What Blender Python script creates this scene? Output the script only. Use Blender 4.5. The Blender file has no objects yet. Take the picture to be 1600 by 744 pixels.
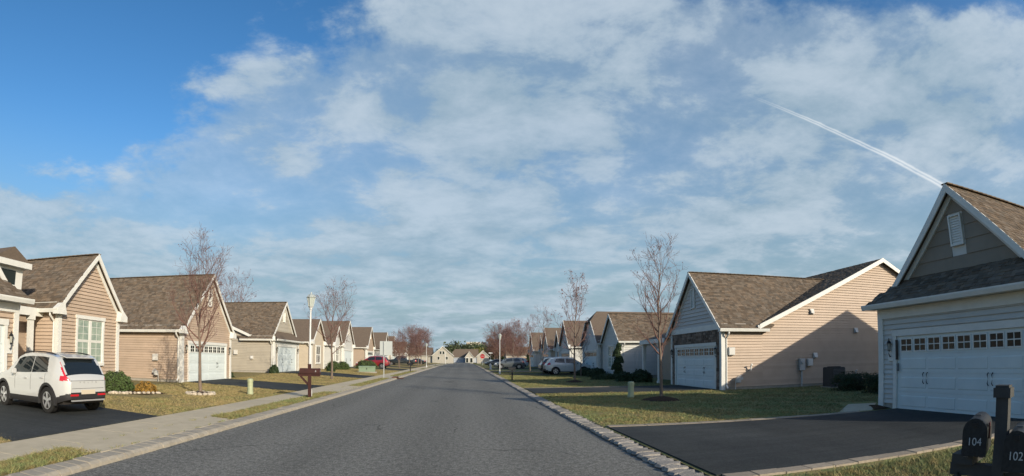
import bpy, bmesh, math, random
import numpy as np
from mathutils import Vector, Matrix
SC = bpy.context.scene
COL = SC.collection
R = math.radians
random.seed(7); RNG = np.random.default_rng(7)

# ------------------------------------------------------------------ camera
cd = bpy.data.cameras.new('camera'); cam = bpy.data.objects.new('camera', cd); COL.objects.link(cam)
cd.type = 'PANO'; cd.panorama_type = 'FISHEYE_LENS_POLYNOMIAL'      # wide dash camera lens, about 112 degrees across
cd.sensor_width = 36; cd.sensor_fit = 'HORIZONTAL'
cd.fisheye_fov = R(180)
cd.fisheye_polynomial_k0 = 0; cd.fisheye_polynomial_k1 = -1600 / 36 / 820
cd.fisheye_polynomial_k2 = 0; cd.fisheye_polynomial_k3 = 0; cd.fisheye_polynomial_k4 = 0
cd.shift_y = (520 - 372) / 744
cd.clip_end = 6000
cam.location = (0, 0, 1.55)
cam.rotation_euler = (R(90 + 3.01), 0, R(-5.24))
SC.camera = cam

# ------------------------------------------------------------------ sky and sun
SUN_AZ, SUN_EL = 40, 20                       # shadows fall 40 degrees to the left of straight ahead
sdir = Vector((math.sin(R(SUN_AZ)) * math.cos(R(SUN_EL)), -math.cos(R(SUN_AZ)) * math.cos(R(SUN_EL)), math.sin(R(SUN_EL))))
sl = bpy.data.lights.new('sun', 'SUN'); sun = bpy.data.objects.new('sun', sl); COL.objects.link(sun)
sl.energy = 3.15; sl.angle = R(0.5); sl.color = (1.0, 0.885, 0.71)
sun.rotation_euler = sdir.to_track_quat('Z', 'Y').to_euler()
SC.view_settings.view_transform = 'Standard'; SC.view_settings.look = 'None'
SC.view_settings.gamma = 1; SC.view_settings.exposure = 0.82
SC.view_settings.use_curve_mapping = False

def build_world():
    w = bpy.data.worlds.new('World'); SC.world = w; w.use_nodes = True
    nt = w.node_tree; N = nt.nodes; L = nt.links; N.clear()
    def nd(t, **k):
        n = N.new(t)
        for a, b in k.items(): setattr(n, a, b)
        return n
    def mth(op, a, b=None, c=None, clamp=False):
        n = nd('ShaderNodeMath', operation=op, use_clamp=clamp)
        for i, v in enumerate((a, b, c)):
            if v is None: continue
            if isinstance(v, (int, float)): n.inputs[i].default_value = v
            else: L.new(v, n.inputs[i])
        return n.outputs[0]
    def sstep(v, a, b):
        n = nd('ShaderNodeMapRange', interpolation_type='SMOOTHSTEP')
        L.new(v, n.inputs[0]); n.inputs[1].default_value = a; n.inputs[2].default_value = b
        return n.outputs[0]
    sky = nd('ShaderNodeTexSky', sky_type='NISHITA', sun_disc=False)
    sky.sun_elevation = R(SUN_EL); sky.sun_rotation = math.atan2(sdir.x, sdir.y)
    sky.air_density = 1.0; sky.dust_density = 1.6; sky.ozone_density = 2.5
    hs = nd('ShaderNodeHueSaturation'); hs.inputs['Saturation'].default_value = 1.28
    L.new(sky.outputs[0], hs.inputs['Color'])
    tc = nd('ShaderNodeTexCoord'); sp = nd('ShaderNodeSeparateXYZ'); L.new(tc.outputs['Generated'], sp.inputs[0])
    dx, dy, dz = sp.outputs
    zz = mth('ADD', mth('MAXIMUM', dz, 0.0), 0.15)
    px, py = mth('DIVIDE', dx, zz), mth('DIVIDE', dy, zz)
    cb = nd('ShaderNodeCombineXYZ'); L.new(px, cb.inputs[0]); L.new(py, cb.inputs[1])
    def noise(scale, detail, rough, dist, off, sx=1.0):
        mp = nd('ShaderNodeMapping'); L.new(cb.outputs[0], mp.inputs[0])
        mp.inputs['Location'].default_value = off; mp.inputs['Scale'].default_value = (sx, 1, 1)
        n = nd('ShaderNodeTexNoise'); L.new(mp.outputs[0], n.inputs['Vector'])
        n.inputs['Scale'].default_value = scale; n.inputs['Detail'].default_value = detail
        n.inputs['Roughness'].default_value = rough; n.inputs['Distortion'].default_value = dist
        return n.outputs['Fac']
    n1 = noise(.95, 10, .55, .12, (3.7, 1.9, 0)); n2 = noise(3.1, 9, .62, .15, (9.1, 4.4, 2)); n3 = noise(.5, 4, .5, 0, (1.3, 7.7, 5))
    # one bank of broken cloud ahead, clear sky to the left and behind
    edge = mth('ADD', mth('ADD', py, mth('MULTIPLY', px, .36)), -.86)
    bank = sstep(mth('ADD', edge, mth('ADD', mth('MULTIPLY', mth('ADD', n1, -.5), 1.5), mth('MULTIPLY', mth('ADD', n2, -.5), .75))), -.03, .17)
    fluff = mth('ADD', mth('MULTIPLY', n1, .62), mth('MULTIPLY', n2, .38))
    body = mth('ADD', mth('MULTIPLY', sstep(fluff, .40, .56), .5), mth('MULTIPLY', sstep(mth('ADD', mth('MULTIPLY', n1, .5), mth('MULTIPLY', n2, .5)), .46, .515), .5))
    veil = sstep(n3, .30, .62)
    dens = mth('MULTIPLY', bank, mth('ADD', mth('MULTIPLY', body, .42), mth('ADD', mth('MULTIPLY', veil, .18), .38)), clamp=True)
    # grey-blue murk along the horizon, thinner towards the sun
    hz = nd('ShaderNodeMixRGB'); L.new(mth('MULTIPLY', mth('MULTIPLY', sstep(dz, .42, .0), .95), mth('ADD', .25, mth('MULTIPLY', sstep(dy, -.5, .5), .75))), hz.inputs[0]); L.new(hs.outputs[0], hz.inputs[1]); hz.inputs[2].default_value = (1.48, 2.18, 2.36, 1)
    ccol = nd('ShaderNodeMixRGB'); L.new(sstep(n2, .30, .72), ccol.inputs[0])
    ccol.inputs[1].default_value = (1.75, 2.45, 3.0, 1); ccol.inputs[2].default_value = (3.05, 3.6, 4.1, 1)
    mx = nd('ShaderNodeMixRGB'); L.new(mth('MULTIPLY', dens, .92), mx.inputs[0]); L.new(hz.outputs[0], mx.inputs[1]); L.new(ccol.outputs[0], mx.inputs[2])
    # vapour trail: a narrow double band along a great circle
    a, b = TRAIL
    nrm = a.cross(b).normalized(); mid = b
    dp = nd('ShaderNodeVectorMath', operation='DOT_PRODUCT'); L.new(tc.outputs['Generated'], dp.inputs[0]); dp.inputs[1].default_value = nrm
    tang = (b - a * a.dot(b)).normalized()
    tt = nd('ShaderNodeVectorMath', operation='DOT_PRODUCT'); L.new(tc.outputs['Generated'], tt.inputs[0]); tt.inputs[1].default_value = tang
    tpos = tt.outputs['Value']                                     # 0 at the thin end
    wid = mth('ADD', .0014, mth('MULTIPLY', mth('MAXIMUM', tpos, 0), .0035))
    ad = mth('ABSOLUTE', mth('ADD', dp.outputs['Value'], mth('MULTIPLY', mth('ADD', n2, -.5), .010)))
    band = mth('SUBTRACT', 1.0, mth('DIVIDE', mth('ABSOLUTE', mth('SUBTRACT', ad, wid)), mth('MULTIPLY', wid, 1.25)), clamp=True)
    band = mth('MULTIPLY', band, mth('MULTIPLY', sstep(tpos, -.01, .16), mth('ADD', .1, mth('MULTIPLY', n2, 1.15))))
    mx2 = nd('ShaderNodeMixRGB'); L.new(mth('MULTIPLY', band, .9, clamp=True), mx2.inputs[0]); L.new(mx.outputs[0], mx2.inputs[1]); mx2.inputs[2].default_value = (5.2, 5.4, 5.5, 1)
    bg = nd('ShaderNodeBackground'); bg.inputs[1].default_value = 0.100; L.new(mx2.outputs[0], bg.inputs[0])
    out = nd('ShaderNodeOutputWorld'); L.new(bg.outputs[0], out.inputs[0])
TRAIL = (Vector((.480, .741, .469)).normalized(), Vector((.774, .567, .281)).normalized())
build_world()

# ------------------------------------------------------------------ materials
MATS = {}
def mat(name, col, rough=.8, spec=.3, metal=0, noise=None, bump=None, objvar=0, coat=0, attr=None, col2=None, nscale=(1, 1, 1), emit=None, trans=0):
    """noise=(scale, detail, low, high) blends col..col2; bump=(scale, strength, distance); objvar varies the value per object"""
    if name in MATS: return MATS[name]
    m = bpy.data.materials.new(name); m.use_nodes = True; MATS[name] = m
    nt = m.node_tree; N = nt.nodes; L = nt.links
    p = N['Principled BSDF']
    p.inputs['Base Color'].default_value = (*col, 1); p.inputs['Roughness'].default_value = rough
    p.inputs['Specular IOR Level'].default_value = spec; p.inputs['Metallic'].default_value = metal
    p.inputs['Coat Weight'].default_value = coat; p.inputs['Coat Roughness'].default_value = .06
    p.inputs['Transmission Weight'].default_value = trans
    tc = N.new('ShaderNodeTexCoord'); geo = N.new('ShaderNodeNewGeometry')
    mp = N.new('ShaderNodeMapping'); L.new(geo.outputs['Position'], mp.inputs[0]); mp.inputs['Scale'].default_value = nscale
    cur = None
    def rgb(c):
        n = N.new('ShaderNodeRGB'); n.outputs[0].default_value = (*c, 1); return n.outputs[0]
    if noise:
        n = N.new('ShaderNodeTexNoise'); L.new(mp.outputs[0], n.inputs['Vector'])
        n.inputs['Scale'].default_value = noise[0]; n.inputs['Detail'].default_value = noise[1]; n.inputs['Roughness'].default_value = .62
        mr = N.new('ShaderNodeMapRange'); L.new(n.outputs['Fac'], mr.inputs[0]); mr.inputs[1].default_value = noise[2]; mr.inputs[2].default_value = noise[3]
        mx = N.new('ShaderNodeMixRGB'); L.new(mr.outputs[0], mx.inputs[0]); mx.inputs[1].default_value = (*col, 1); mx.inputs[2].default_value = (*(col2 or [c * .7 for c in col]), 1)
        cur = mx.outputs[0]
    if attr:
        at = N.new('ShaderNodeAttribute'); at.attribute_name = attr
        mu = N.new('ShaderNodeMixRGB'); mu.blend_type = 'MULTIPLY'; mu.inputs[0].default_value = 1
        L.new(cur or rgb(col), mu.inputs[1]); L.new(at.outputs['Color'], mu.inputs[2]); cur = mu.outputs[0]
    if objvar:
        oi = N.new('ShaderNodeObjectInfo'); hv = N.new('ShaderNodeHueSaturation')
        mr = N.new('ShaderNodeMapRange'); L.new(oi.outputs['Random'], mr.inputs[0]); mr.inputs[3].default_value = 1 - objvar; mr.inputs[4].default_value = 1 + objvar
        L.new(mr.outputs[0], hv.inputs['Value']); L.new(cur or rgb(col), hv.inputs['Color']); cur = hv.outputs[0]
    if cur: L.new(cur, p.inputs['Base Color'])
    if bump:
        n = N.new('ShaderNodeTexNoise'); L.new(mp.outputs[0], n.inputs['Vector']); n.inputs['Scale'].default_value = bump[0]; n.inputs['Detail'].default_value = 4
        b = N.new('ShaderNodeBump'); b.inputs['Strength'].default_value = bump[1]; b.inputs['Distance'].default_value = bump[2]
        L.new(n.outputs['Fac'], b.inputs['Height']); L.new(b.outputs[0], p.inputs['Normal'])
    if emit:
        p.inputs['Emission Color'].default_value = (*emit[:3], 1); p.inputs['Emission Strength'].default_value = emit[3]
    return m
def far_siding(name, col):
    """far walls: lap courses too fine to pick apart, as relief in the material"""
    if name in MATS: return MATS[name]
    m = mat(name, col, .6, noise=(1.5, 4, .35, .75), col2=[c * .9 for c in col])
    nt = m.node_tree; N = nt.nodes; L = nt.links
    geo = N.new('ShaderNodeNewGeometry'); sp = N.new('ShaderNodeSeparateXYZ'); L.new(geo.outputs['Position'], sp.inputs[0])
    a = N.new('ShaderNodeMath'); a.operation = 'DIVIDE'; L.new(sp.outputs[2], a.inputs[0]); a.inputs[1].default_value = .14
    f = N.new('ShaderNodeMath'); f.operation = 'FRACT'; L.new(a.outputs[0], f.inputs[0])
    b = N.new('ShaderNodeBump'); b.inputs['Strength'].default_value = .8; b.inputs['Distance'].default_value = .02; b.invert = True
    L.new(f.outputs[0], b.inputs['Height']); L.new(b.outputs[0], N['Principled BSDF'].inputs['Normal'])
    return m
def far_roof(name, col):
    if name in MATS: return MATS[name]
    m = mat(name, col, .9, .1); nt = m.node_tree; N = nt.nodes; L = nt.links
    geo = N.new('ShaderNodeNewGeometry'); mp = N.new('ShaderNodeMapping'); L.new(geo.outputs['Position'], mp.inputs[0]); mp.inputs['Scale'].default_value = (3, 3, 7)
    n = N.new('ShaderNodeTexNoise'); L.new(mp.outputs[0], n.inputs['Vector']); n.inputs['Scale'].default_value = 1.6; n.inputs['Detail'].default_value = 5; n.inputs['Roughness'].default_value = .7
    mx = N.new('ShaderNodeMixRGB'); L.new(n.outputs['Fac'], mx.inputs[0]); mx.inputs[1].default_value = (*[c * .6 for c in col], 1); mx.inputs[2].default_value = (*[c * 1.35 for c in col], 1)
    L.new(mx.outputs[0], N['Principled BSDF'].inputs['Base Color'])
    return m

TRIM = mat('white_trim', (.62, .62, .58), .5, noise=(2.5, 4, .4, .8), col2=(.54, .54, .50))
DOORW = mat('garage_door_white', (.58, .64, .63), .45, noise=(1.2, 3, .4, .8), col2=(.52, .57, .56))
TAN = mat('tan_siding', (.42, .325, .245), .55, objvar=.06, noise=(1.8, 4, .4, .8), col2=(.365, .285, .213))
PALE = mat('pale_siding', (.50, .50, .47), .55, objvar=.05, noise=(1.8, 4, .4, .8), col2=(.44, .44, .42))
CREAM = mat('cream_siding', (.37, .335, .27), .55, objvar=.05, noise=(1.8, 4, .4, .8), col2=(.325, .295, .24))
SAGE = mat('grey_green_gable_boards', (.215, .185, .145), .6, objvar=.06, noise=(2, 4, .4, .8), col2=(.185, .16, .125))
SHAKE = mat('grey_gable_shakes', (.47, .45, .42), .65, objvar=.07)
FTAN = far_siding('far_tan_siding', (.37, .29, .22)); FCREAM = far_siding('far_cream_siding', (.46, .40, .31)); FPALE = far_siding('far_pale_siding', (.50, .50, .47)); FFAR = far_siding('distant_pale_siding', (.36, .34, .29)); FGREY = far_siding('far_grey_siding', (.33, .36, .40))
ROOF = mat('brown_shingle', (.145, .114, .084), .92, .1, attr='tab', noise=(9, 4, .35, .7), col2=(.110, .087, .065), bump=(220, .3, .004))
FROOF = far_roof('far_brown_shingle', (.125, .098, .076))
FROOFD = far_roof('far_grey_shingle', (.12, .11, .10))
GLASS = mat('dark_window_glass', (.020, .026, .024), .12, .25)
BLIND = mat('window_blind_glass', (.34, .40, .33), .18, .6, noise=(3, 2, .3, .7), col2=(.20, .26, .22))
BLACK = mat('black_metal', (.012, .012, .013), .45)
CONC = mat('foundation_concrete', (.34, .32, .28), .9, .1, noise=(5, 5, .3, .7), col2=(.26, .245, .21))
DARK = mat('dark_recess', (.02, .018, .016), .9)

# ------------------------------------------------------------------ mesh helpers
OFF = {}
class MB:
    def __init__(s): s.v = []; s.f = []; s.c = []
    def add(s, vs, fs, col=None):
        n = len(s.v); s.v += [tuple(p) for p in vs]; s.f += [tuple(i + n for i in f) for f in fs]
        s.c += [col] * len(fs)
    def box(s, a, b):
        x0, y0, z0 = [min(a[i], b[i]) for i in range(3)]; x1, y1, z1 = [max(a[i], b[i]) for i in range(3)]
        s.add([(x0, y0, z0), (x1, y0, z0), (x1, y1, z0), (x0, y1, z0), (x0, y0, z1), (x1, y0, z1), (x1, y1, z1), (x0, y1, z1)],
              [(0, 3, 2, 1), (4, 5, 6, 7), (0, 1, 5, 4), (1, 2, 6, 5), (2, 3, 7, 6), (3, 0, 4, 7)])
    def prism(s, poly, d):
        """poly: list of 3D points (planar), d: extrusion vector"""
        n = len(poly); d = Vector(d); p = [Vector(q) for q in poly]
        s.add(p + [q + d for q in p], [tuple(range(n))[::-1], tuple(range(n, 2 * n))] + [(i, (i + 1) % n, n + (i + 1) % n, n + i) for i in range(n)])
    def bar(s, a, b, w, h, up=(0, 0, 1)):
        a = Vector(a); b = Vector(b); d = (b - a).normalized(); up = Vector(up)
        sd = d.cross(up).normalized(); up = sd.cross(d).normalized()
        q = [sd * (w / 2 * i) + up * (h / 2 * j) for i, j in ((-1, -1), (1, -1), (1, 1), (-1, 1))]
        s.prism([a + k for k in q], b - a)
    def tube(s, pts, rad, n=8, cap=True):
        pts = [Vector(p) for p in pts]
        if isinstance(rad, (int, float)): rad = [rad] * len(pts)
        vs = []; fs = []
        ref = Vector((0, 0, 1))
        d0 = (pts[1] - pts[0]).normalized()
        if abs(d0.z) > .9: ref = Vector((1, 0, 0))
        for i, p in enumerate(pts):
            d = (pts[min(i + 1, len(pts) - 1)] - pts[max(i - 1, 0)]).normalized()
            a = d.cross(ref).normalized(); b = d.cross(a)
            vs += [p + (a * math.cos(2 * math.pi * k / n) + b * math.sin(2 * math.pi * k / n)) * rad[i] for k in range(n)]
        for i in range(len(pts) - 1):
            for k in range(n):
                fs.append((i * n + k, i * n + (k + 1) % n, (i + 1) * n + (k + 1) % n, (i + 1) * n + k))
        if cap: fs += [tuple(range(n))[::-1], tuple(range((len(pts) - 1) * n, len(pts) * n))]
        s.add(vs, fs)
    def lathe(s, prof, c, n=16, axis='z', sx=1.0):
        """prof: (radius, height) list"""
        vs = []; c = Vector(c)
        for r, h in prof:
            for k in range(n):
                a = 2 * math.pi * k / n
                if axis == 'z': vs.append(c + Vector((r * math.cos(a), r * math.sin(a), h)))
                else: vs.append(c + Vector((r * math.cos(a), h, r * math.sin(a))))
        m = len(prof)
        fs = [(i * n + k, i * n + (k + 1) % n, (i + 1) * n + (k + 1) % n, (i + 1) * n + k) for i in range(m - 1) for k in range(n)]
        fs += [tuple(range(n))[::-1], tuple(range((m - 1) * n, m * n))]
        s.add(vs, fs)
    def build(s, name, m, parent=None, smooth=False, off=None, bevel=0):
        o = off if off is not None else (OFF[parent] if parent is not None else Vector((0, 0, 0)))
        me = bpy.data.meshes.new(name)
        me.from_pydata([(p[0] - o[0], p[1] - o[1], p[2] - o[2]) for p in s.v], [], s.f)
        if any(c is not None for c in s.c):
            at = me.color_attributes.new('tab', 'FLOAT_COLOR', 'CORNER'); buf = []
            for f, c in zip(s.f, s.c): buf += (list(c or (1, 1, 1)) + [1]) * len(f)
            at.data.foreach_set('color', buf)
        bm = bmesh.new(); bm.from_mesh(me); bmesh.ops.recalc_face_normals(bm, faces=bm.faces)
        if bevel: bmesh.ops.bevel(bm, geom=bm.edges[:], offset=bevel, segments=2, affect='EDGES', clamp_overlap=True)
        bm.to_mesh(me); bm.free()
        if smooth:
            me.shade_smooth()
            me.set_sharp_from_angle(angle=R(38))
        return link(name, me, m, parent, o)
def link(name, me, m, parent=None, off=None, loc=(0, 0, 0)):
    if m is not None and not me.materials: me.materials.append(m)
    ob = bpy.data.objects.new(name, me); COL.objects.link(ob); ob.location = loc
    if parent is not None: ob.parent = parent
    OFF[ob] = Vector(off if off is not None else (0, 0, 0))
    return ob
def tag(o, label=None, cat=None, group=None, kind=None):
    for k, v in (('label', label), ('category', cat), ('group', group), ('kind', kind)):
        if v: o[k] = v
    return o
def empty(name, loc, label=None, cat=None, group=None, rz=0):
    o = bpy.data.objects.new(name, None); COL.objects.link(o); o.location = loc; o.rotation_euler = (0, 0, rz); o.empty_display_size = .3
    OFF[o] = Vector(loc); return tag(o, label, cat, group)
def local(o):       # a thing whose parts are modelled round its own origin
    OFF[o] = Vector((0, 0, 0)); return o
def children(o): return [c for c in COL.objects if c.parent == o]
def copy_tree(o, parent=None):
    c = o.copy(); COL.objects.link(c); c.parent = parent
    for ch in KIDS.get(o.name, children(o)): copy_tree(ch, c)
    return c
KIDS = {}
def place(o, loc, rz=0, scale=1, label=None, cat=None, group=None):
    c = copy_tree(o); c.location = loc; c.rotation_euler = (0, 0, rz); c.scale = (scale,) * 3
    return tag(c, label, cat, group)

# ------------------------------------------------------------------ terrain height
def sm(t): t = min(max(t, 0), 1); return t * t * (3 - 2 * t)
def zr(y): return .0035 * min(max(y - 20, 0), 90)
def lrise(y): return .03 + .20 * sm((y - 30) / 14)
def gz(x, y):
    z = zr(y)
    if x < -5.05: z += .10 * sm((-5.05 - x) / .35)
    if x < -7.4: z += lrise(y) * sm((-7.4 - x) / 6)
    if x > 2.72: z += .06 * sm((x - 2.72) / .3)
    return z
def drape(name, quad, nx, ny, up, m, parent=None, skirt=0):
    """sheet over the terrain inside quad (a b c d in plan), lifted by up; a skirt closes its sides"""
    a, b, c, d = [Vector(q) for q in quad]; vs = []; fs = []
    for j in range(ny + 1):
        for i in range(nx + 1):
            u, v = i / nx, j / ny; p = (a * (1 - u) + b * u) * (1 - v) + (d * (1 - u) + c * u) * v
            vs.append((p.x, p.y, gz(p.x, p.y) + up))
    for j in range(ny):
        for i in range(nx):
            k = j * (nx + 1) + i; fs.append((k, k + 1, k + nx + 2, k + nx + 1))
    if skirt:
        ring = [i for i in range(nx + 1)] + [j * (nx + 1) + nx for j in range(1, ny + 1)] + [ny * (nx + 1) + i for i in range(nx - 1, -1, -1)] + [j * (nx + 1) for j in range(ny - 1, 0, -1)]
        n = len(vs); vs += [(vs[i][0], vs[i][1], vs[i][2] - skirt) for i in ring]
        fs += [(ring[i], ring[(i + 1) % len(ring)], n + (i + 1) % len(ring), n + i) for i in range(len(ring))]
    mb = MB(); mb.add(vs, fs); return mb.build(name, m, parent, smooth=True)
# ------------------------------------------------------------------ the setting
def asphalt(name, c0, c1, speck, bumpd, worn=False):
    m = mat(name, c0, .88, .18); nt = m.node_tree; N = nt.nodes; L = nt.links; p = N['Principled BSDF']
    geo = N.new('ShaderNodeNewGeometry')
    def nz(s, d, r=.6, sc=(1, 1, 1)):
        mp = N.new('ShaderNodeMapping'); L.new(geo.outputs['Position'], mp.inputs[0]); mp.inputs['Scale'].default_value = sc
        n = N.new('ShaderNodeTexNoise'); L.new(mp.outputs[0], n.inputs['Vector']); n.inputs['Scale'].default_value = s; n.inputs['Detail'].default_value = d; n.inputs['Roughness'].default_value = r
        return n.outputs['Fac']
    def rg(v, a, b, lo=0, hi=1):
        n = N.new('ShaderNodeMapRange'); L.new(v, n.inputs[0]); n.inputs[1].default_value = a; n.inputs[2].default_value = b; n.inputs[3].default_value = lo; n.inputs[4].default_value = hi; return n.outputs[0]
    def mix(f, a, b, t='MIX'):
        n = N.new('ShaderNodeMixRGB'); n.blend_type = t
        for i, v in enumerate((f, a, b)):
            if isinstance(v, float): n.inputs[i].default_value = v
            elif isinstance(v, tuple): n.inputs[i].default_value = (*v, 1)
            else: L.new(v, n.inputs[i])
        return n.outputs[0]
    big = rg(nz(.22, 5, .6, (1, .35, 1)), .35, .68)
    col = mix(big, c0, c1)
    fine = nz(38, 3, .75); coarse = nz(11, 3, .75)
    sp = mix(rg(fine, .40, .66), (1 - speck,) * 3, (1 + speck,) * 3)
    sp2 = mix(rg(coarse, .40, .62), (1 - speck * .6,) * 3, (1 + speck * .6,) * 3)
    col = mix(1.0, mix(1.0, col, sp, 'MULTIPLY'), sp2, 'MULTIPLY')
    # light chips of stone
    vo = N.new('ShaderNodeTexVoronoi'); L.new(geo.outputs['Position'], vo.inputs['Vector']); vo.inputs['Scale'].default_value = 22
    chip = rg(vo.outputs['Distance'], .16, .06)
    rnd = N.new('ShaderNodeSeparateColor'); L.new(vo.outputs['Color'], rnd.inputs[0])
    sel = N.new('ShaderNodeMath'); sel.operation = 'MULTIPLY'; L.new(chip, sel.inputs[0]); L.new(rg(rnd.outputs[0], .80, .86), sel.inputs[1])
    col = mix(sel.outputs[0], col, tuple(min(c * 2.4, .3) for c in c0))
    if not worn:    # brushed sealer streaks along the drive and dusty fading
        col = mix(1.0, col, mix(rg(nz(1.0, 5, .6, (.35, 3.2, 1)), .3, .7), (.84,) * 3, (1.18,) * 3), 'MULTIPLY')
        col = mix(1.0, col, mix(rg(nz(.5, 5, .65), .42, .72), (1.0,) * 3, (1.45, 1.40, 1.32)), 'MULTIPLY')
    if worn:        # fine cracks, paler wheel paths, oil drips down the lane middles
        mp = N.new('ShaderNodeMapping'); mp.inputs['Scale'].default_value = (1, .45, 1); L.new(geo.outputs['Position'], mp.inputs[0])
        wv = N.new('ShaderNodeTexNoise'); wv.inputs['Scale'].default_value = 2.5; wv.inputs['Detail'].default_value = 6; L.new(mp.outputs[0], wv.inputs['Vector'])
        va = N.new('ShaderNodeMixRGB'); va.blend_type = 'ADD'; va.inputs[0].default_value = .35; L.new(mp.outputs[0], va.inputs[1]); L.new(wv.outputs['Color'], va.inputs[2])
        ve = N.new('ShaderNodeTexVoronoi'); ve.feature = 'DISTANCE_TO_EDGE'; ve.inputs['Scale'].default_value = .42; L.new(va.outputs[0], ve.inputs['Vector'])
        cm = N.new('ShaderNodeMath'); cm.operation = 'MULTIPLY'; L.new(rg(ve.outputs['Distance'], .008, .002), cm.inputs[0]); L.new(rg(nz(.33, 3), .50, .60), cm.inputs[1])
        col = mix(cm.outputs[0], col, tuple(c * .45 for c in c0))
        sx = N.new('ShaderNodeSeparateXYZ'); L.new(geo.outputs['Position'], sx.inputs[0])
        wp = N.new('ShaderNodeMath'); wp.operation = 'SINE'; mu = N.new('ShaderNodeMath'); mu.operation = 'MULTIPLY_ADD'; L.new(sx.outputs[0], mu.inputs[0]); mu.inputs[1].default_value = 3.3; mu.inputs[2].default_value = .6; L.new(mu.outputs[0], wp.inputs[0])
        col = mix(1.0, col, mix(rg(wp.outputs[0], -1, 1), (.93,) * 3, (1.06,) * 3), 'MULTIPLY')
        st_ = N.new('ShaderNodeMath'); st_.operation = 'MULTIPLY'; L.new(rg(nz(.9, 4, .6, (1, .25, 1)), .60, .74), st_.inputs[0]); st_.inputs[1].default_value = .35
        col = mix(st_.outputs[0], col, tuple(c * .5 for c in c0))
    L.new(col, p.inputs['Base Color'])
    b = N.new('ShaderNodeBump'); b.inputs['Strength'].default_value = .6; b.inputs['Distance'].default_value = bumpd; L.new(fine, b.inputs['Height']); L.new(b.outputs[0], p.inputs['Normal'])
    return m
ROADM = asphalt('road_asphalt', (.152, .150, .134), (.176, .174, .156), .46, .012, worn=True)
SEAL = asphalt('sealed_driveway_asphalt', (.019, .0225, .024), (.040, .045, .046), .22, .004)
WALKM = mat('sidewalk_concrete', (.49, .425, .305), .9, .15, objvar=.04, noise=(3.5, 6, .3, .72), col2=(.405, .35, .25), bump=(90, .25, .004))
CURBL = mat('curb_concrete_block', (.335, .305, .25), .92, .12, objvar=.07, noise=(14, 5, .3, .7), col2=(.265, .24, .195), bump=(60, .5, .006))
GRAN = mat('granite_block', (.33, .30, .255), .9, .2, objvar=.2, noise=(28, 4, .32, .68), col2=(.16, .15, .135), bump=(45, .8, .012))
PAVER = mat('edging_paver', (.31, .265, .205), .9, .15, objvar=.14, noise=(20, 4, .3, .7), col2=(.23, .195, .15), bump=(60, .4, .005))
MULCH = mat('mulch', (.035, .022, .015), .95, .1, noise=(30, 4, .3, .7), col2=(.075, .045, .028), bump=(40, 1, .03))

def lawn_mat():
    m = mat('lawn', (.06, .07, .02), .95, .1); nt = m.node_tree; N = nt.nodes; L = nt.links; p = N['Principled BSDF']
    col = lawn_colour(N, L)
    L.new(col, p.inputs['Base Color'])
    geo = N.new('ShaderNodeNewGeometry'); n = N.new('ShaderNodeTexNoise'); L.new(geo.outputs['Position'], n.inputs['Vector']); n.inputs['Scale'].default_value = 24; n.inputs['Detail'].default_value = 5
    b = N.new('ShaderNodeBump'); b.inputs['Strength'].default_value = 1; b.inputs['Distance'].default_value = .04; L.new(n.outputs['Fac'], b.inputs['Height']); L.new(b.outputs[0], p.inputs['Normal'])
    return m
def lawn_colour(N, L):
    """straw winter turf with green coming through in patches; the left lawns are drier than the right ones and the verge"""
    geo = N.new('ShaderNodeNewGeometry'); sp = N.new('ShaderNodeSeparateXYZ'); L.new(geo.outputs['Position'], sp.inputs[0])
    def nz(s, d):
        n = N.new('ShaderNodeTexNoise'); L.new(geo.outputs['Position'], n.inputs['Vector']); n.inputs['Scale'].default_value = s; n.inputs['Detail'].default_value = d; n.inputs['Roughness'].default_value = .65; return n.outputs['Fac']
    def rg(v, a, b, lo=0, hi=1):
        n = N.new('ShaderNodeMapRange'); L.new(v, n.inputs[0]); n.inputs[1].default_value = a; n.inputs[2].default_value = b; n.inputs[3].default_value = lo; n.inputs[4].default_value = hi; return n.outputs[0]
    def ad(a, b):
        n = N.new('ShaderNodeMath'); n.operation = 'ADD'; L.new(a, n.inputs[0]); L.new(b, n.inputs[1]); return n.outputs[0]
    dry = rg(sp.outputs[0], -6.6, -8.2, .20, .43)                      # drier turf on the left house lots
    f = ad(ad(rg(nz(.55, 4), .3, .7, -.12, .30), rg(nz(6, 5), .3, .7, -.22, .52)), dry)
    cr = N.new('ShaderNodeValToRGB'); L.new(f, cr.inputs[0]); e = cr.color_ramp.elements
    e[0].position = .02; e[0].color = (.13, .17, .065, 1); e[1].position = .80; e[1].color = (.275, .215, .10, 1)
    k = e.new(.28); k.color = (.18, .20, .08, 1); k = e.new(.50); k.color = (.20, .175, .072, 1)
    return cr.outputs[0]
LAWN = lawn_mat()
def blade_mat():
    m = mat('grass_blade', (.08, .10, .03), .7, .2, attr='tab'); nt = m.node_tree; N = nt.nodes; L = nt.links; p = N['Principled BSDF']
    col = lawn_colour(N, L); at = N.new('ShaderNodeAttribute'); at.attribute_name = 'tab'
    mu = N.new('ShaderNodeMixRGB'); mu.blend_type = 'MULTIPLY'; mu.inputs[0].default_value = 1; L.new(col, mu.inputs[1]); L.new(at.outputs['Color'], mu.inputs[2]); L.new(mu.outputs[0], p.inputs['Base Color'])
    return m
BLADE = blade_mat()
def st(o): o['kind'] = 'structure'; return o

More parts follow.
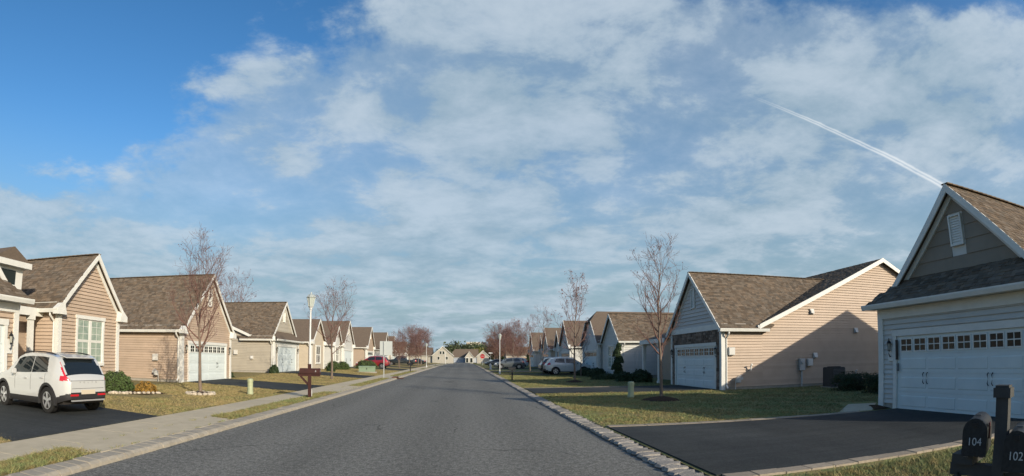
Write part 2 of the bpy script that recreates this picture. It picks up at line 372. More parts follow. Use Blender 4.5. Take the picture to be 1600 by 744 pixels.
FAR = 320
g = MB(); g.add([(-3000, -600, -.35), (3000, -600, -.35), (3000, 3000, -.35), (-3000, 3000, -.35)], [(0, 1, 2, 3)])
st(g.build('ground', mat('far_ground', (.12, .11, .05), .95, .1, noise=(.02, 5, .3, .7), col2=(.07, .075, .03))))
st(drape('road', [(-5.12, -25), (2.72, -25), (2.72, FAR), (-5.12, FAR)], 6, 120, .0, ROADM))
st(drape('lawn', [(-70, -25), (-7.42, -25), (-7.42, 190), (-70, 190)], 40, 200, 0, LAWN))
st(drape('verge', [(-6.25, -25), (-5.48, -25), (-5.48, 190), (-6.25, 190)], 3, 200, .004, LAWN))
st(drape('lawn', [(3.08, -25), (70, -25), (70, 190), (3.08, 190)], 40, 200, 0, LAWN))
st(drape('side_street', [(-60, 128), (-5.2, 128), (-5.2, 137), (-60, 137)], 12, 3, .012, ROADM))

# sidewalk in slabs
walk = st(drape('sidewalk', [(-7.42, -25), (-6.24, -25), (-6.24, 190), (-7.42, 190)], 2, 160, -.03, WALKM))
y = 1.0
while y < 62:
    drape('slab', [(-7.42, y + .006), (-6.24, y + .006), (-6.24, y + 1.494), (-7.42, y + 1.494)], 2, 2, .008, WALKM, walk, skirt=.05); y += 1.5
rest = drape('slab_run', [(-7.42, 62), (-6.24, 62), (-6.24, 190), (-7.42, 190)], 2, 100, .008, WALKM, walk); rest['kind'] = 'stuff'

# left curb: a course of concrete blocks
curb = st(drape('curb', [(-5.50, -25), (-5.10, -25), (-5.10, 190), (-5.50, 190)], 3, 200, -.02, CURBL))
blk = []
for k in range(5):
    mb = MB(); mb.prism([(-.19, 0, -.10), (.19, 0, -.10), (.19, 0, -.045 + random.uniform(-.004, .004)), (.13, 0, -.008), (-.19, 0, .008 + random.uniform(-.004, .004))], (0, .212, 0))
    o = mb.build('curb_block', CURBL, off=(0, 0, 0), bevel=.006); blk.append(o.data); bpy.data.objects.remove(o)
y = 3.2; i = 0
while y < 33:
    o = link('curb_block', blk[i % 5], None, curb, loc=(-5.30 + random.uniform(-.008, .008), y, gz(-5.48, y) + random.uniform(-.005, .005)))
    o.rotation_euler = (0, 0, random.uniform(-.03, .03)); y += .222; i += 1
mb = MB()
while y < 130:
    mb.prism([(-5.50, y, gz(-5.5, y) - .1), (-5.10, y, gz(-5.5, y) - .1), (-5.10, y, gz(-5.5, y) - .05), (-5.17, y, gz(-5.5, y) + .005), (-5.50, y, gz(-5.5, y) + .02)], (0, .97, 0)); y += 1.0
o = mb.build('curb_run', CURBL, curb); o['kind'] = 'stuff'

# right curb: rough granite blocks
gcurb = st(drape('granite_curb', [(2.66, -25), (3.12, -25), (3.12, 190), (2.66, 190)], 3, 200, -.02, mat('curb_mortar', (.16, .15, .13), .95)))
gbl = []
def rough_block(sx, sy, sz, jit, rnd):
    bm = bmesh.new(); bmesh.ops.create_cube(bm, size=1); bmesh.ops.subdivide_edges(bm, edges=bm.edges[:], cuts=1, use_grid_fill=True)
    for v in bm.verts:
        c = v.co.copy(); k = 1 - .16 * (sum(abs(a) > .4 for a in c) - 1)
        v.co = Vector((c.x * sx * k, c.y * sy * k, c.z * sz * (k if c.z > 0 else 1))) + Vector([rnd.uniform(-1, 1) * jit for _ in range(3)])
    me = bpy.data.meshes.new('granite_block'); bm.to_mesh(me); bm.free(); me.shade_smooth(); me.set_sharp_from_angle(angle=R(30)); return me
for k in range(8): gbl.append(rough_block(.42, .29, .11, .010, random))
y = 4.6; i = 0
while y < 36:
    o = link('granite_block', gbl[random.randrange(8)], GRAN, gcurb, loc=(2.90 + random.uniform(-.015, .015), y, zr(y) + .015 + random.uniform(-.008, .012)))
    o.rotation_euler = (0, 0, random.uniform(-.05, .05) + (math.pi if random.random() < .5 else 0)); y += .268; i += 1
mb = MB()
while y < 125:
    h = random.uniform(-.012, .015)
    mb.prism([(2.68, y, zr(y) - .05), (3.11, y, zr(y) - .05), (3.10, y, zr(y) + .085 + h), (2.78, y, zr(y) + .075 + h), (2.68, y, zr(y) + .02)], (0, .25, 0)); y += .268
o = mb.build('granite_run', GRAN, gcurb); o['kind'] = 'stuff'

# driveways: (name, plan quad, edging along far and near side)
def driveway(quad, n, m=SEAL, up=.022): return st(drape('driveway', quad, n, n, up, m, skirt=.06))
def edging(a, b, w, parent, pitch=.42, up=.028):
    a = Vector(a); b = Vector(b); d = (b - a); n = int(d.length / pitch); d /= n; s = Vector((-d.y, d.x)).normalized() * w
    for k in range(n):
        p = a + d * (k + .02); q = a + d * (k + .98); dz = random.uniform(-.004, .006)
        drape('edging_paver', [p, q, q + s, p + s], 1, 1, up + dz, PAVER, parent, skirt=.06)
d1 = driveway([(3.14, 5.95), (11.9, 5.62), (11.9, 10.75), (3.14, 11.05)], 10)
edging((3.14, 11.06), (10.2, 10.79), .26, d1); edging((3.2, 5.69), (11.6, 5.38), .25, d1)
d2 = driveway([(3.14, 23.05), (12.0, 22.9), (12.0, 27.6), (3.14, 26.9)], 8)
edging((3.14, 26.92), (9.0, 27.4), .30, d2, .5)
d3 = driveway([(-16.5, 9.0), (-7.44, 6.35), (-7.44, 11.25), (-16.5, 14.0)], 10)
d4 = driveway([(-15.5, 26.6), (-7.44, 22.6), (-7.44, 27.4), (-15.5, 31.8)], 10)
d5 = driveway([(-15.5, 41.6), (-7.44, 38.6), (-7.44, 43.4), (-15.5, 46.8)], 8)
d6 = driveway([(-15.5, 66.5), (-7.44, 64.5), (-7.44, 71.0), (-15.5, 71.6)], 8)
d7 = driveway([(-15.5, 81), (-7.44, 80), (-7.44, 85), (-15.5, 86.5)], 8)
d8 = driveway([(-15.5, 98), (-7.44, 97), (-7.44, 102), (-15.5, 103)], 8)
d9 = driveway([(3.14, 48.3), (13, 48.3), (13, 53.2), (3.14, 53.2)], 8)
d10 = driveway([(3.14, 76), (13, 76), (13, 81), (3.14, 81)], 8)
d11 = driveway([(3.14, 60.2), (13, 60.2), (13, 65.2), (3.14, 65.2)], 8)
# concrete aprons between sidewalk and left curb
for (ya, yb) in ((6.55, 11.6), (22.7, 27.6), (38.7, 43.5), (64.5, 71), (80, 85), (97, 102)):
    st(drape('driveway_apron', [(-6.25, ya - .5), (-5.47, ya), (-5.47, yb), (-6.25, yb + .5)], 3, 6, .009, WALKM, skirt=.04))
# stepping path and mulch bed beside the near right garage
st(drape('path', [(9.6, 11.1), (10.9, 11.05), (12.6, 12.6), (11.6, 12.9)], 4, 4, .012, WALKM, skirt=.05))
# ------------------------------------------------------------------ houses
def siding(wall, O, U, Nn, z0, z1, lim, m, holes=(), pitch=.135, name='siding_board', thick=.05):
    """lap boards as single pieces on a wall plane. O: plan origin, U: unit direction along the wall, Nn: outward normal,
    lim(z) -> (a, b) extent along U; holes: (a, b, za, zb)"""
    off = OFF[wall]; n = max(1, round((z1 - z0) / pitch)); p = (z1 - z0) / n; cache = {}
    O = Vector((O[0], O[1], 0)); U = Vector((U[0], U[1], 0)); Nn = Vector((Nn[0], Nn[1], 0)); Zv = Vector((0, 0, 1))
    for i in range(n):
        za = z0 + i * p; zb = za + p
        a0, b0 = lim(za); a1, b1 = lim(zb - .002)
        segs = [(a0, b0, a1, b1)]
        for (ha, hb, hz0, hz1) in holes:
            if hz0 < zb - .02 and hz1 > za + .02:
                new = []
                for s in segs:
                    if hb <= s[0] or ha >= s[1]: new.append(s); continue
                    if ha > s[0] + .03: new.append((s[0], ha, min(s[2], ha), ha))
                    if hb < s[1] - .03: new.append((hb, s[1], hb, max(s[3], hb)))
                segs = new
        for s in segs:
            if s[1] - s[0] < .04 or s[3] - s[2] < .005: 
                if s[1] - s[0] < .04: continue
            key = tuple(round(v - s[0], 3) for v in s)
            if key not in cache:
                def P(a, h, z): return U * a + Nn * h + Zv * z
                w0, w1, w2 = s[1] - s[0], s[2] - s[0], s[3] - s[0]
                vs = [P(0, thick, 0), P(w0, thick, 0), P(w2, .004, p + .004), P(w1, .004, p + .004), P(0, 0, .003), P(w0, 0, .003)]
                me = bpy.data.meshes.new(name); me.from_pydata([tuple(v) for v in vs], [], [(0, 1, 2, 3), (4, 5, 1, 0), (0, 3, 4), (1, 5, 2)]); cache[key] = me
            link(name, cache[key], m, wall, off, loc=O + U * s[0] + Zv * za - off)
def shingles(parent, O, E, S, le, ls, clip=None, expo=.145, name='shingles'):
    """staggered tabs on a roof plane. O: eave corner, E: unit along the eave, S: unit up the slope"""
    O = Vector(O); E = Vector(E).normalized(); S = Vector(S).normalized(); Nn = E.cross(S).normalized()
    if Nn.z < 0: Nn = -Nn
    mb = MB(); rows = int(ls / expo)
    rnd = random.Random(int(le * 1000) + int(ls * 777))
    for r in range(rows + 1):
        s0 = r * expo - .02; s1 = min(s0 + expo + .03, ls)
        e = -rnd.uniform(0, .3)
        while e < le:
            w = rnd.choice((.10, .14, .18, .24, .30)); a = max(e, 0); b = min(e + w, le); e += w
            if b - a < .02: continue
            if clip and not clip((a + b) / 2, s0 + .05): continue
            t = rnd.choice((.010, .012, .020, .022)); c = rnd.choice((.72, .84, .93, 1.0, 1.06, 1.16, 1.28)) * rnd.uniform(.94, 1.06)
            wv = rnd.uniform(-.06, .06)
            P = lambda x, y, h: O + E * x + S * y + Nn * h
            mb.add([P(a, s0, t), P(b - .004, s0, t), P(b - .004, s1, .006), P(a, s1, .006), P(a, s0, 0), P(b - .004, s0, 0)],
                   [(0, 1, 2, 3), (4, 5, 1, 0), (0, 3, 4), (1, 5, 2)], (c * (1 + wv), c, c * (1 - wv)))
    o = mb.build(name, ROOF, parent); o['kind'] = 'stuff'; return o

class House:
    """a house seen from the street; u runs back from the street front, y along the street"""
    def __init__(s, name, label, side, x0, y0, zb, cat='house', group=None):
        s.s = side; s.x0 = x0; s.zb = zb
        s.root = empty(name, (side * x0, y0, zb), label, cat, group)
    def W(s, u, y, z): return Vector((s.s * (s.x0 + u), y, s.zb + z))
    def box(s, mb, a, b): mb.box(s.W(*a), s.W(*b))
    def part(s, name, m, fn, parent=None, **k):
        mb = MB(); fn(mb); return mb.build(name, m, parent or s.root, **k)

def wing(h, y0, y1, depth, u0=0, wall_h=2.95, ridge=6.15, siding_m=TAN, near=False, roof_near=None, gable_m=None, kind='garage', ov=.28, pent=False, clip=0, vent=True, stone=False, returns=True, side_near=None, front=True, dark_roof=False, gx=2.44, dyc=0, eave_len=None, ridge_len=None, setb=.6, glass=True, dh=2.13, wspec=(.78, .75, 2.45)):
    """front gabled wing: gable to the street at u0, ridge running back"""
    s = h.s; yc = (y0 + y1) / 2; hw = (y1 - y0) / 2; roof_near = near if roof_near is None else roof_near
    side_near = near if side_near is None else side_near
    slope = (ridge - wall_h) / hw
    uf = u0 + (setb if pent else 0)              # gable plane sits back behind a pent roof
    zt = lambda y: ridge - slope * abs(y - yc)
    # wall mass
    wall = h.part('wall', siding_m, lambda mb: mb.prism([h.W(u0, y0, 0), h.W(u0, y1, 0), h.W(u0, y1, wall_h - .02), h.W(u0, y0, wall_h - .02)], h.W(u0 + depth, 0, 0) - h.W(u0, 0, 0)))
    def gab(mb):
        if clip: pts = [(y0, wall_h - .02), (y1, wall_h - .02), (yc + clip / slope, ridge - clip - .06), (yc - clip / slope, ridge - clip - .06)]
        else: pts = [(y0, wall_h - .02), (y1, wall_h - .02), (yc, ridge - .06)]
        mb.prism([h.W(uf, y, z) for y, z in pts], h.W(uf + .2, 0, 0) - h.W(uf, 0, 0))
    gw = h.part('gable_wall', gable_m or siding_m, gab)
    # foundation strip
    if near: h.part('foundation', CONC, lambda mb: h.box(mb, (u0 - .012, y0 - .012, -.3), (u0 + depth, y1 + .012, .16)))
    # roof slabs
    L = (eave_len or depth) + ov; LR = (ridge_len or eave_len or depth) + ov; th = .09
    roof = None
    def slab(mb, sg):
        e = yc + sg * (hw + ov); ze = zt(e); ua = uf - ov
        a, b, c, d = h.W(ua, yc, ridge), h.W(ua + LR, yc, ridge), h.W(ua + L, e, ze), h.W(ua, e, ze)
        if clip:
            a = h.W(ua + clip * .9, yc, ridge); a2 = h.W(ua, yc + sg * clip / slope, ridge - clip)
            mb.prism([a, b, c, d, a2], (0, 0, -th))
        else: mb.prism([a, b, c, d], (0, 0, -th))
    def both(mb):
        slab(mb, 1); slab(mb, -1)
        if clip:
            ua = uf - ov; mb.prism([h.W(ua + clip * .9, yc, ridge), h.W(ua, yc - clip / slope, ridge - clip), h.W(ua, yc + clip / slope, ridge - clip)], (0, 0, -th))
    rm = FROOFD if dark_roof else FROOF
    roof = h.part('roof', rm, both)
    cs = 1 / math.sqrt(1 + slope * slope)
    if roof_near:
        for sg in ((-1,) if not pent else (-1, 1)):
            e = yc + sg * (hw + ov); ls = (hw + ov) / cs
            shingles(roof, h.W(uf - ov, e, zt(e)) + Vector((0, 0, .003)), h.W(1, 0, 0) - h.W(0, 0, 0), Vector((0, -sg * cs, slope * cs)), LR, ls, clip=lambda a, b, ls=ls: a < L + (LR - L) * b / ls)
        h.part('ridge_cap', ROOF, lambda mb: [(mb.bar(h.W(uf - ov + k * .26, yc, ridge + .012), h.W(uf - ov + k * .26 + .27, yc, ridge + .022), .24, .03), mb.c.__setitem__(slice(-6, None), [(c_, c_, c_)] * 6)) for k in range(int(LR / .26)) for c_ in (random.choice((.8, 1, 1.15)),)], roof)['kind'] = 'stuff'
    # rake boards
    for sg in (-1, 1):
        e = yc + sg * (hw + ov)
        def rake(mb):
            ua = uf - ov - .012
            top = (yc, ridge + .02) if not clip else (yc + sg * clip / slope, ridge - clip)
            pts = [top, (e, zt(e) + .02), (e, zt(e) - .20), (top[0], top[1] - (.24 if not clip else .2))]
            mb.prism([h.W(ua, a, b) for a, b in pts], h.W(.045, 0, 0) - h.W(0, 0, 0))
        h.part('rake_board', TRIM, rake)
        if near:        # soffit under the rake and frieze on the wall
            h.part('rake_frieze', TRIM, lambda mb: mb.prism([h.W(uf - .075, a, b) for a, b in ((yc, ridge - .14), (yc + sg * hw, zt(yc + sg * hw) - .14), (yc + sg * hw, zt(yc + sg * hw) - .34), (yc, ridge - .36))], h.W(.073, 0, 0) - h.W(0, 0, 0)))
        # eave: fascia, gutter, frieze board
        ze = zt(e)
        def eave(mb):
            ya, yb = e, e + sg * .11
            mb.prism([h.W(uf - ov, y, z) for y, z in ((ya, ze - .02), (ya, ze - .16), (ya + sg * .08, ze - .16), (yb, ze - .05), (yb, ze - .02))], h.W(L, 0, 0) - h.W(0, 0, 0))
        h.part('gutter', TRIM, eave)
        if not pent: h.part('soffit', TRIM, lambda mb: h.box(mb, (uf - ov + .035, e, ze - .155), (uf - ov + L, yc + sg * (hw + .03), ze - .125)))
        if near or side_near: h.part('frieze_board', TRIM, lambda mb: h.box(mb, (u0 + .10, yc + sg * (hw + .001), wall_h - .36), (u0 + depth, yc + sg * (hw + .072), wall_h - .04)))
        if returns and not pent:
            h.part('eave_return', TRIM, lambda mb: mb.prism([h.W(uf - ov - .03, y, z) for y, z in ((e + sg * .10, ze - .22), (e + sg * .10, ze + .0), (e - sg * .30, ze + .30 * slope - .02), (e - sg * .46, ze - .22))], h.W(ov + .02, 0, 0) - h.W(0, 0, 0)))
        h.part('corner_board', TRIM, lambda mb: h.box(mb, (u0 - .078, yc + sg * (hw - .13), .0), (u0 + .13, yc + sg * (hw + .078), wall_h - .05)))
    # downspouts
    sgs = (-1,) if s > 0 else (-1, 1)
    for sg in sgs:
        e = yc + sg * (hw + ov)
        h.part('downspout', TRIM, lambda mb: mb.tube([h.W(u0 + .22, e + sg * .03, zt(e) - .14), h.W(u0 + .22, e + sg * .03, zt(e) - .25), h.W(u0 + .20, yc + sg * (hw + .07), zt(e) - .48), h.W(u0 + .20, yc + sg * (hw + .07), .25), h.W(u0 + .20, yc + sg * (hw + .22), .10)], .045, 6))
    Uf = Vector((0, 1, 0)); Nf = Vector((-s, 0, 0)); fo = h.W(u0, 0, 0)
    holes = []
    if kind == 'garage':
        yd = yc + dyc
        holes = [(yd - gx - .14, yd + gx + .14, -1, dh + .16)]
        if front: garage_door(h, u0, yd, gx, dh, near, glass)
    elif kind == 'window':
        ww, wa, wb = wspec
        holes = [(yc - ww - .1, yc + ww + .1, wa - .1, wb + .12)]
        window(h, u0, yc, ww, wa, wb, near)
    zb = h.zb
    if near and not stone:
        top = (lambda z: (y0 + .12, y1 - .12))
        siding(wall, (fo.x, 0), Uf, Nf, zb + .16, zb + wall_h - .03, top, siding_m, [(a, b, zb + c, zb + d) for a, b, c, d in holes])
    if near and not pent:
        hz = []
        if vent: hz = [(yc - .27, yc + .27, zb + ridge - 1.95, zb + ridge - .85)]
        f2 = lambda z: (yc - max((ridge - .2 - (z - zb)) / slope, .02), yc + max((ridge - .2 - (z - zb)) / slope, .02))
        siding(gw, (h.W(uf, 0, 0).x, 0), Uf, Nf, zb + wall_h - .03, zb + ridge - .45, f2, gable_m or siding_m, hz, pitch=.135 if not stone else .19, name='siding_board' if not stone else 'shake_course')
    if side_near:
        d0 = h.W(u0, y0, 0); dirU = Vector((s, 0, 0))
        siding(wall, (d0.x, y0), dirU, Vector((0, -1, 0)), zb + .16, zb + wall_h - .34, lambda z: (.12, depth), siding_m)
    if vent: gable_vent(h, uf, yc, ridge - 1.4, .2, .48, near)
    if stone: stone_front(h, u0, y0, y1, yc, wall_h)
    return dict(y0=y0, y1=y1, yc=yc, ridge=ridge, wall=wall, roof=roof, zt=zt, uf=uf, slope=slope)

def gable_vent(h, u, yc, zc, hw, hh, near):
    v = h.part('gable_vent', TRIM, lambda mb: [h.box(mb, (u - .085, yc - hw - .05, zc - hh - .05), (u, yc - hw, zc + hh + .05)), h.box(mb, (u - .085, yc + hw, zc - hh - .05), (u, yc + hw + .05, zc + hh + .05)),
                                                 h.box(mb, (u - .085, yc - hw, zc + hh), (u, yc + hw, zc + hh + .05)), h.box(mb, (u - .085, yc - hw, zc - hh - .05), (u, yc + hw, zc - hh))])
    h.part('vent_backing', TRIM, lambda mb: h.box(mb, (u - .012, yc - hw, zc - hh), (u - .002, yc + hw, zc + hh)), v)
    if near:
        n = 11
        for k in range(n):
            z = zc - hh + (k + .5) * 2 * hh / n
            h.part('slat', TRIM, lambda mb: mb.prism([h.W(a, yc - hw, b) for a, b in ((u - .045, z - .035), (u - .035, z - .042), (u - .012, z + .03), (u - .020, z + .036))], (0, 2 * hw, 0)), v)

def garage_door(h, u, yc, gx, dh, near, glass=True):
    # trim round the opening
    t = h.part('door_trim', TRIM, lambda mb: [h.box(mb, (u - .075, yc - gx - .14, 0), (u - .0, yc - gx, dh + .15)), h.box(mb, (u - .075, yc + gx, 0), (u - .0, yc + gx + .14, dh + .15)), h.box(mb, (u - .085, yc - gx - .17, dh), (u - .0, yc + gx + .17, dh + .17))])
    d = h.part('garage_door', DOORW, lambda mb: h.box(mb, (u - .008, yc - gx, .0), (u + .04, yc + gx, dh)))
    rows = 4; ph = dh / rows
    if near:
        for r in range(rows):
            z0 = r * ph
            h.part('door_section', DOORW, lambda mb: h.box(mb, (u - .024, yc - gx + .01, z0 + .006), (u - .009, yc + gx - .01, z0 + ph - .006)), d)
            if r == rows - 1: continue
            for c in range(4):
                a = yc - gx + .10 + c * (2 * gx - .2) / 4 + .05; b = a + (2 * gx - .2) / 4 - .1
                h.part('door_panel', DOORW, lambda mb: mb.prism([h.W(q, a + k, z) for q, k, z in ((u - .024, 0, z0 + .10), (u - .033, 0, z0 + .13), (u - .033, 0, z0 + ph - .13), (u - .024, 0, z0 + ph - .10))], (0, b - a, 0)), d)
        uw = u - .024
    else: uw = u - .009
    z0 = dh - ph + .10; z1 = dh - .10
    n = 8
    if glass:
        for c in range(n):
            cw = (2 * gx - .24) / n; a = yc - gx + .12 + c * cw + .06; b = a + cw - .12
            if near:
                f = h.part('door_window', TRIM, lambda mb: [h.box(mb, (uw - .02, a - .035, z0 - .035), (uw, b + .035, z0)), h.box(mb, (uw - .02, a - .035, z1), (uw, b + .035, z1 + .035)), h.box(mb, (uw - .02, a - .035, z0), (uw, a, z1)), h.box(mb, (uw - .02, b, z0), (uw, b + .035, z1)),
                           h.box(mb, (uw - .014, (a + b) / 2 - .012, z0), (uw, (a + b) / 2 + .012, z1)), h.box(mb, (uw - .0135, a, (z0 + z1) / 2 - .012), (uw, b, (z0 + z1) / 2 + .012))], d)
                for (pa, pb) in ((a, (a + b) / 2 - .012), ((a + b) / 2 + .012, b)):
                    for (qa, qb) in ((z0, (z0 + z1) / 2 - .012), ((z0 + z1) / 2 + .012, z1)):
                        h.part('pane', GLASS, lambda mb: h.box(mb, (uw - .006, pa, qa), (uw + .002, pb, qb)), d)
            else: h.part('pane', GLASS, lambda mb: h.box(mb, (uw - .008, a, z0), (uw + .002, b, z1)), d)
    for sg in (-1, 1):
        for q in (-.07, .07):
            y = yc + sg * gx * .5 + q
            h.part('handle', BLACK, lambda mb: mb.tube([h.W(uw - .012, y, ph * 1.45), h.W(uw - .05, y + .012, ph * 1.55), h.W(uw - .05, y - .012, ph * 1.75), h.W(uw - .05, y + .012, ph * 1.95), h.W(uw - .012, y, ph * 2.05)], .013 if near else .02, 5), d)

def coach_lamp(h, u, y, z, plate=True):
    if plate: p = h.part('lamp_mount', TRIM, lambda mb: h.box(mb, (u - .08, y - .11, z - .28), (u - .0, y + .11, z + .12)))
    l = h.part('coach_lamp', BLACK, lambda mb: (mb.tube([h.W(u - .03, y, z - .12), h.W(u - .12, y, z - .16), h.W(u - .16, y, z - .08), h.W(u - .15, y, z)], .016, 6), mb.lathe([(.045, 0), (.05, .02)], h.W(u - .15, y, z), 8), mb.lathe([(.085, .21), (.05, .27), (.015, .30), (.012, .36)], h.W(u - .15, y, z), 8),
              [mb.tube([h.W(u - .15 + .045 * math.cos(k * 1.57), y + .045 * math.sin(k * 1.57), z + .02), h.W(u - .15 + .07 * math.cos(k * 1.57), y + .07 * math.sin(k * 1.57), z + .215)], .006, 4) for k in range(4)]))
    h.part('lamp_glass', mat('lamp_glass', (.30, .30, .26), .15, .5), lambda mb: mb.lathe([(.035, .022), (.058, .208)], h.W(u - .15, y, z), 8), l)

def window(h, u, yc, hw, z0, z1, near, axis='front', shut=False):
    w = h.part('window', TRIM, lambda mb: [h.box(mb, (u - .095, yc - hw - .11, z0 - .12), (u - .0, yc + hw + .11, z0)), h.box(mb, (u - .098, yc - hw - .14, z1), (u - .0, yc + hw + .14, z1 + .14)), h.box(mb, (u - .085, yc - hw - .10, z0), (u - .0, yc - hw, z1)), h.box(mb, (u - .085, yc + hw, z0), (u - .0, yc + hw + .10, z1)), h.box(mb, (u - .042, yc - .06, z0), (u - .0, yc + .06, z1))])
    for a, b in ((yc - hw, yc - .06), (yc + .06, yc + hw)):
        zm = (z0 + z1) / 2
        for (qa, qb, uu) in ((z0, zm, -.012), (zm, z1, -.022)):
            sash = h.part('sash', TRIM, lambda mb: [h.box(mb, (u + uu - .012, a, qa), (u + uu + .01, a + .045, qb)), h.box(mb, (u + uu - .012, b - .045, qa), (u + uu + .01, b, qb)), h.box(mb, (u + uu - .012, a + .045, qa), (u + uu + .01, b - .045, qa + .05)), h.box(mb, (u + uu - .012, a + .045, qb - .05), (u + uu + .01, b - .045, qb))], w)
            h.part('pane', BLIND if near else GLASS, lambda mb: h.box(mb, (u + uu - .004, a + .045, qa + .05), (u + uu + .003, b - .045, qb - .05)), w)
            if near: h.part('muntin', TRIM, lambda mb: [h.box(mb, (u + uu - .011, (a + b) / 2 - .008, qa + .05), (u + uu - .005, (a + b) / 2 + .008, qb - .05)), [h.box(mb, (u + uu - .0105, a + .045, qa + (qb - qa) * k / 3 - .008), (u + uu - .005, b - .045, qa + (qb - qa) * k / 3 + .008)) for k in (1, 2)]], w)
    return w

STONE = mat('veneer_stone', (.20, .15, .115), .9, .15, objvar=.45, noise=(12, 4, .3, .7), col2=(.13, .10, .08), bump=(30, .7, .01))
def stone_front(h, u, y0, y1, yc, top):
    b = h.part('stone_veneer', mat('stone_mortar', (.15, .13, .11), .95), lambda mb: [h.box(mb, (u - .03, y0 + .13, 0), (u, yc - 2.6, top - .3)), h.box(mb, (u - .03, yc + 2.6, 0), (u, y1 - .13, top - .3)), h.box(mb, (u - .03, yc - 2.6, 2.31), (u, yc + 2.6, top - .3))])
    rnd = random.Random(5); z = .02
    off = OFF[b]
    while z < top - .34:
        hh = min(rnd.uniform(.11, .19), top - .3 - z); y = y0 + .14
        while y < y1 - .15:
            w = rnd.uniform(.18, .42); e = min(y + w, y1 - .14)
            blocked = e > yc - 2.58 and y < yc + 2.58 and z < 2.30
            if blocked and y < yc - 2.7: e = min(e, yc - 2.59); blocked = False
            if not blocked and e - y > .05:
                t = rnd.uniform(.045, .075); mb = MB()
                mb.prism([h.W(u - .028, y + .006, z + .006), h.W(u - t, y + .014, z + .014), h.W(u - t, e - .014, z + .014), h.W(u - .028, e - .006, z + .006)], (0, 0, hh - .014))
                mb.build('stone', STONE, b)
            y = e if not (y < yc + 2.58 <= e and z < 2.3) else e
        z += hh
    h.part('lintel_board', TRIM, lambda mb: h.box(mb, (u - .08, y0 + .0, top - .30), (u, y1 - .0, top - .03)))

def main_body(h, y0, y1, ua, ub, wall_h=3.0, ridge=7.0, siding_m=TAN, near=False, roof_near=False, ov=.3, side_y=None, roof_m=None):
    """main house body: ridge parallel to the street, gable ends facing along it"""
    s = h.s; uc = (ua + ub) / 2; hw = (ub - ua) / 2; slope = (ridge - wall_h) / hw
    zt = lambda u: ridge - slope * abs(u - uc)
    wall = h.part('wall', siding_m, lambda mb: mb.prism([h.W(ua, y0, -.3), h.W(ub, y0, -.3), h.W(ub, y0, wall_h - .06), h.W(uc, y0, ridge - .06), h.W(ua, y0, wall_h - .06)], (0, y1 - y0, 0)))
    def slabs(mb):
        for sg in (-1, 1):
            e = uc + sg * (hw + ov); mb.prism([h.W(uc, y0 - ov, ridge), h.W(e, y0 - ov, zt(e)), h.W(e, y1 + ov, zt(e)), h.W(uc, y1 + ov, ridge)], (0, 0, -.09))
    roof = h.part('roof', roof_m or FROOF, slabs)
    cs = 1 / math.sqrt(1 + slope * slope)
    if roof_near:
        e = ua - ov
        shingles(roof, h.W(e, y0 - ov, zt(e)) + Vector((0, 0, .003)), (0, 1, 0), (h.W(cs, 0, slope * cs) - h.W(0, 0, 0)), y1 - y0 + 2 * ov, (hw + ov) / cs)
    for yy, sg in ((y0 - ov, -1), (y1 + ov, 1)):
        for q in (-1, 1):
            e = uc + q * (hw + ov)
            h.part('rake_board', TRIM, lambda mb: mb.prism([h.W(a, yy - .02, b) for a, b in ((uc, ridge + .02), (e, zt(e) + .02), (e, zt(e) - .2), (uc, ridge - .22))], (0, .04, 0)))
    e = ua - ov
    h.part('gutter', TRIM, lambda mb: mb.prism([h.W(a, y0 - ov, b) for a, b in ((e, zt(e) - .02), (e, zt(e) - .16), (e - .08, zt(e) - .16), (e - .11, zt(e) - .02))], (0, y1 - y0 + 2 * ov, 0)))
    if near:
        zb = h.zb; f = lambda z: ((max(uc - (ridge - .15 - (z - zb)) / slope, ua), min(uc + (ridge - .15 - (z - zb)) / slope, ub)))
        o = h.W(0, 0, 0)
        siding(wall, (o.x, y0), Vector((s, 0, 0)), Vector((0, -1, 0)), zb + .16, zb + ridge - .3, f, siding_m)
        h.part('foundation', CONC, lambda mb: h.box(mb, (ua - .01, y0 - .012, -.3), (ub, y0 + .2, .16)))
    return dict(zt=zt, wall=wall, roof=roof)

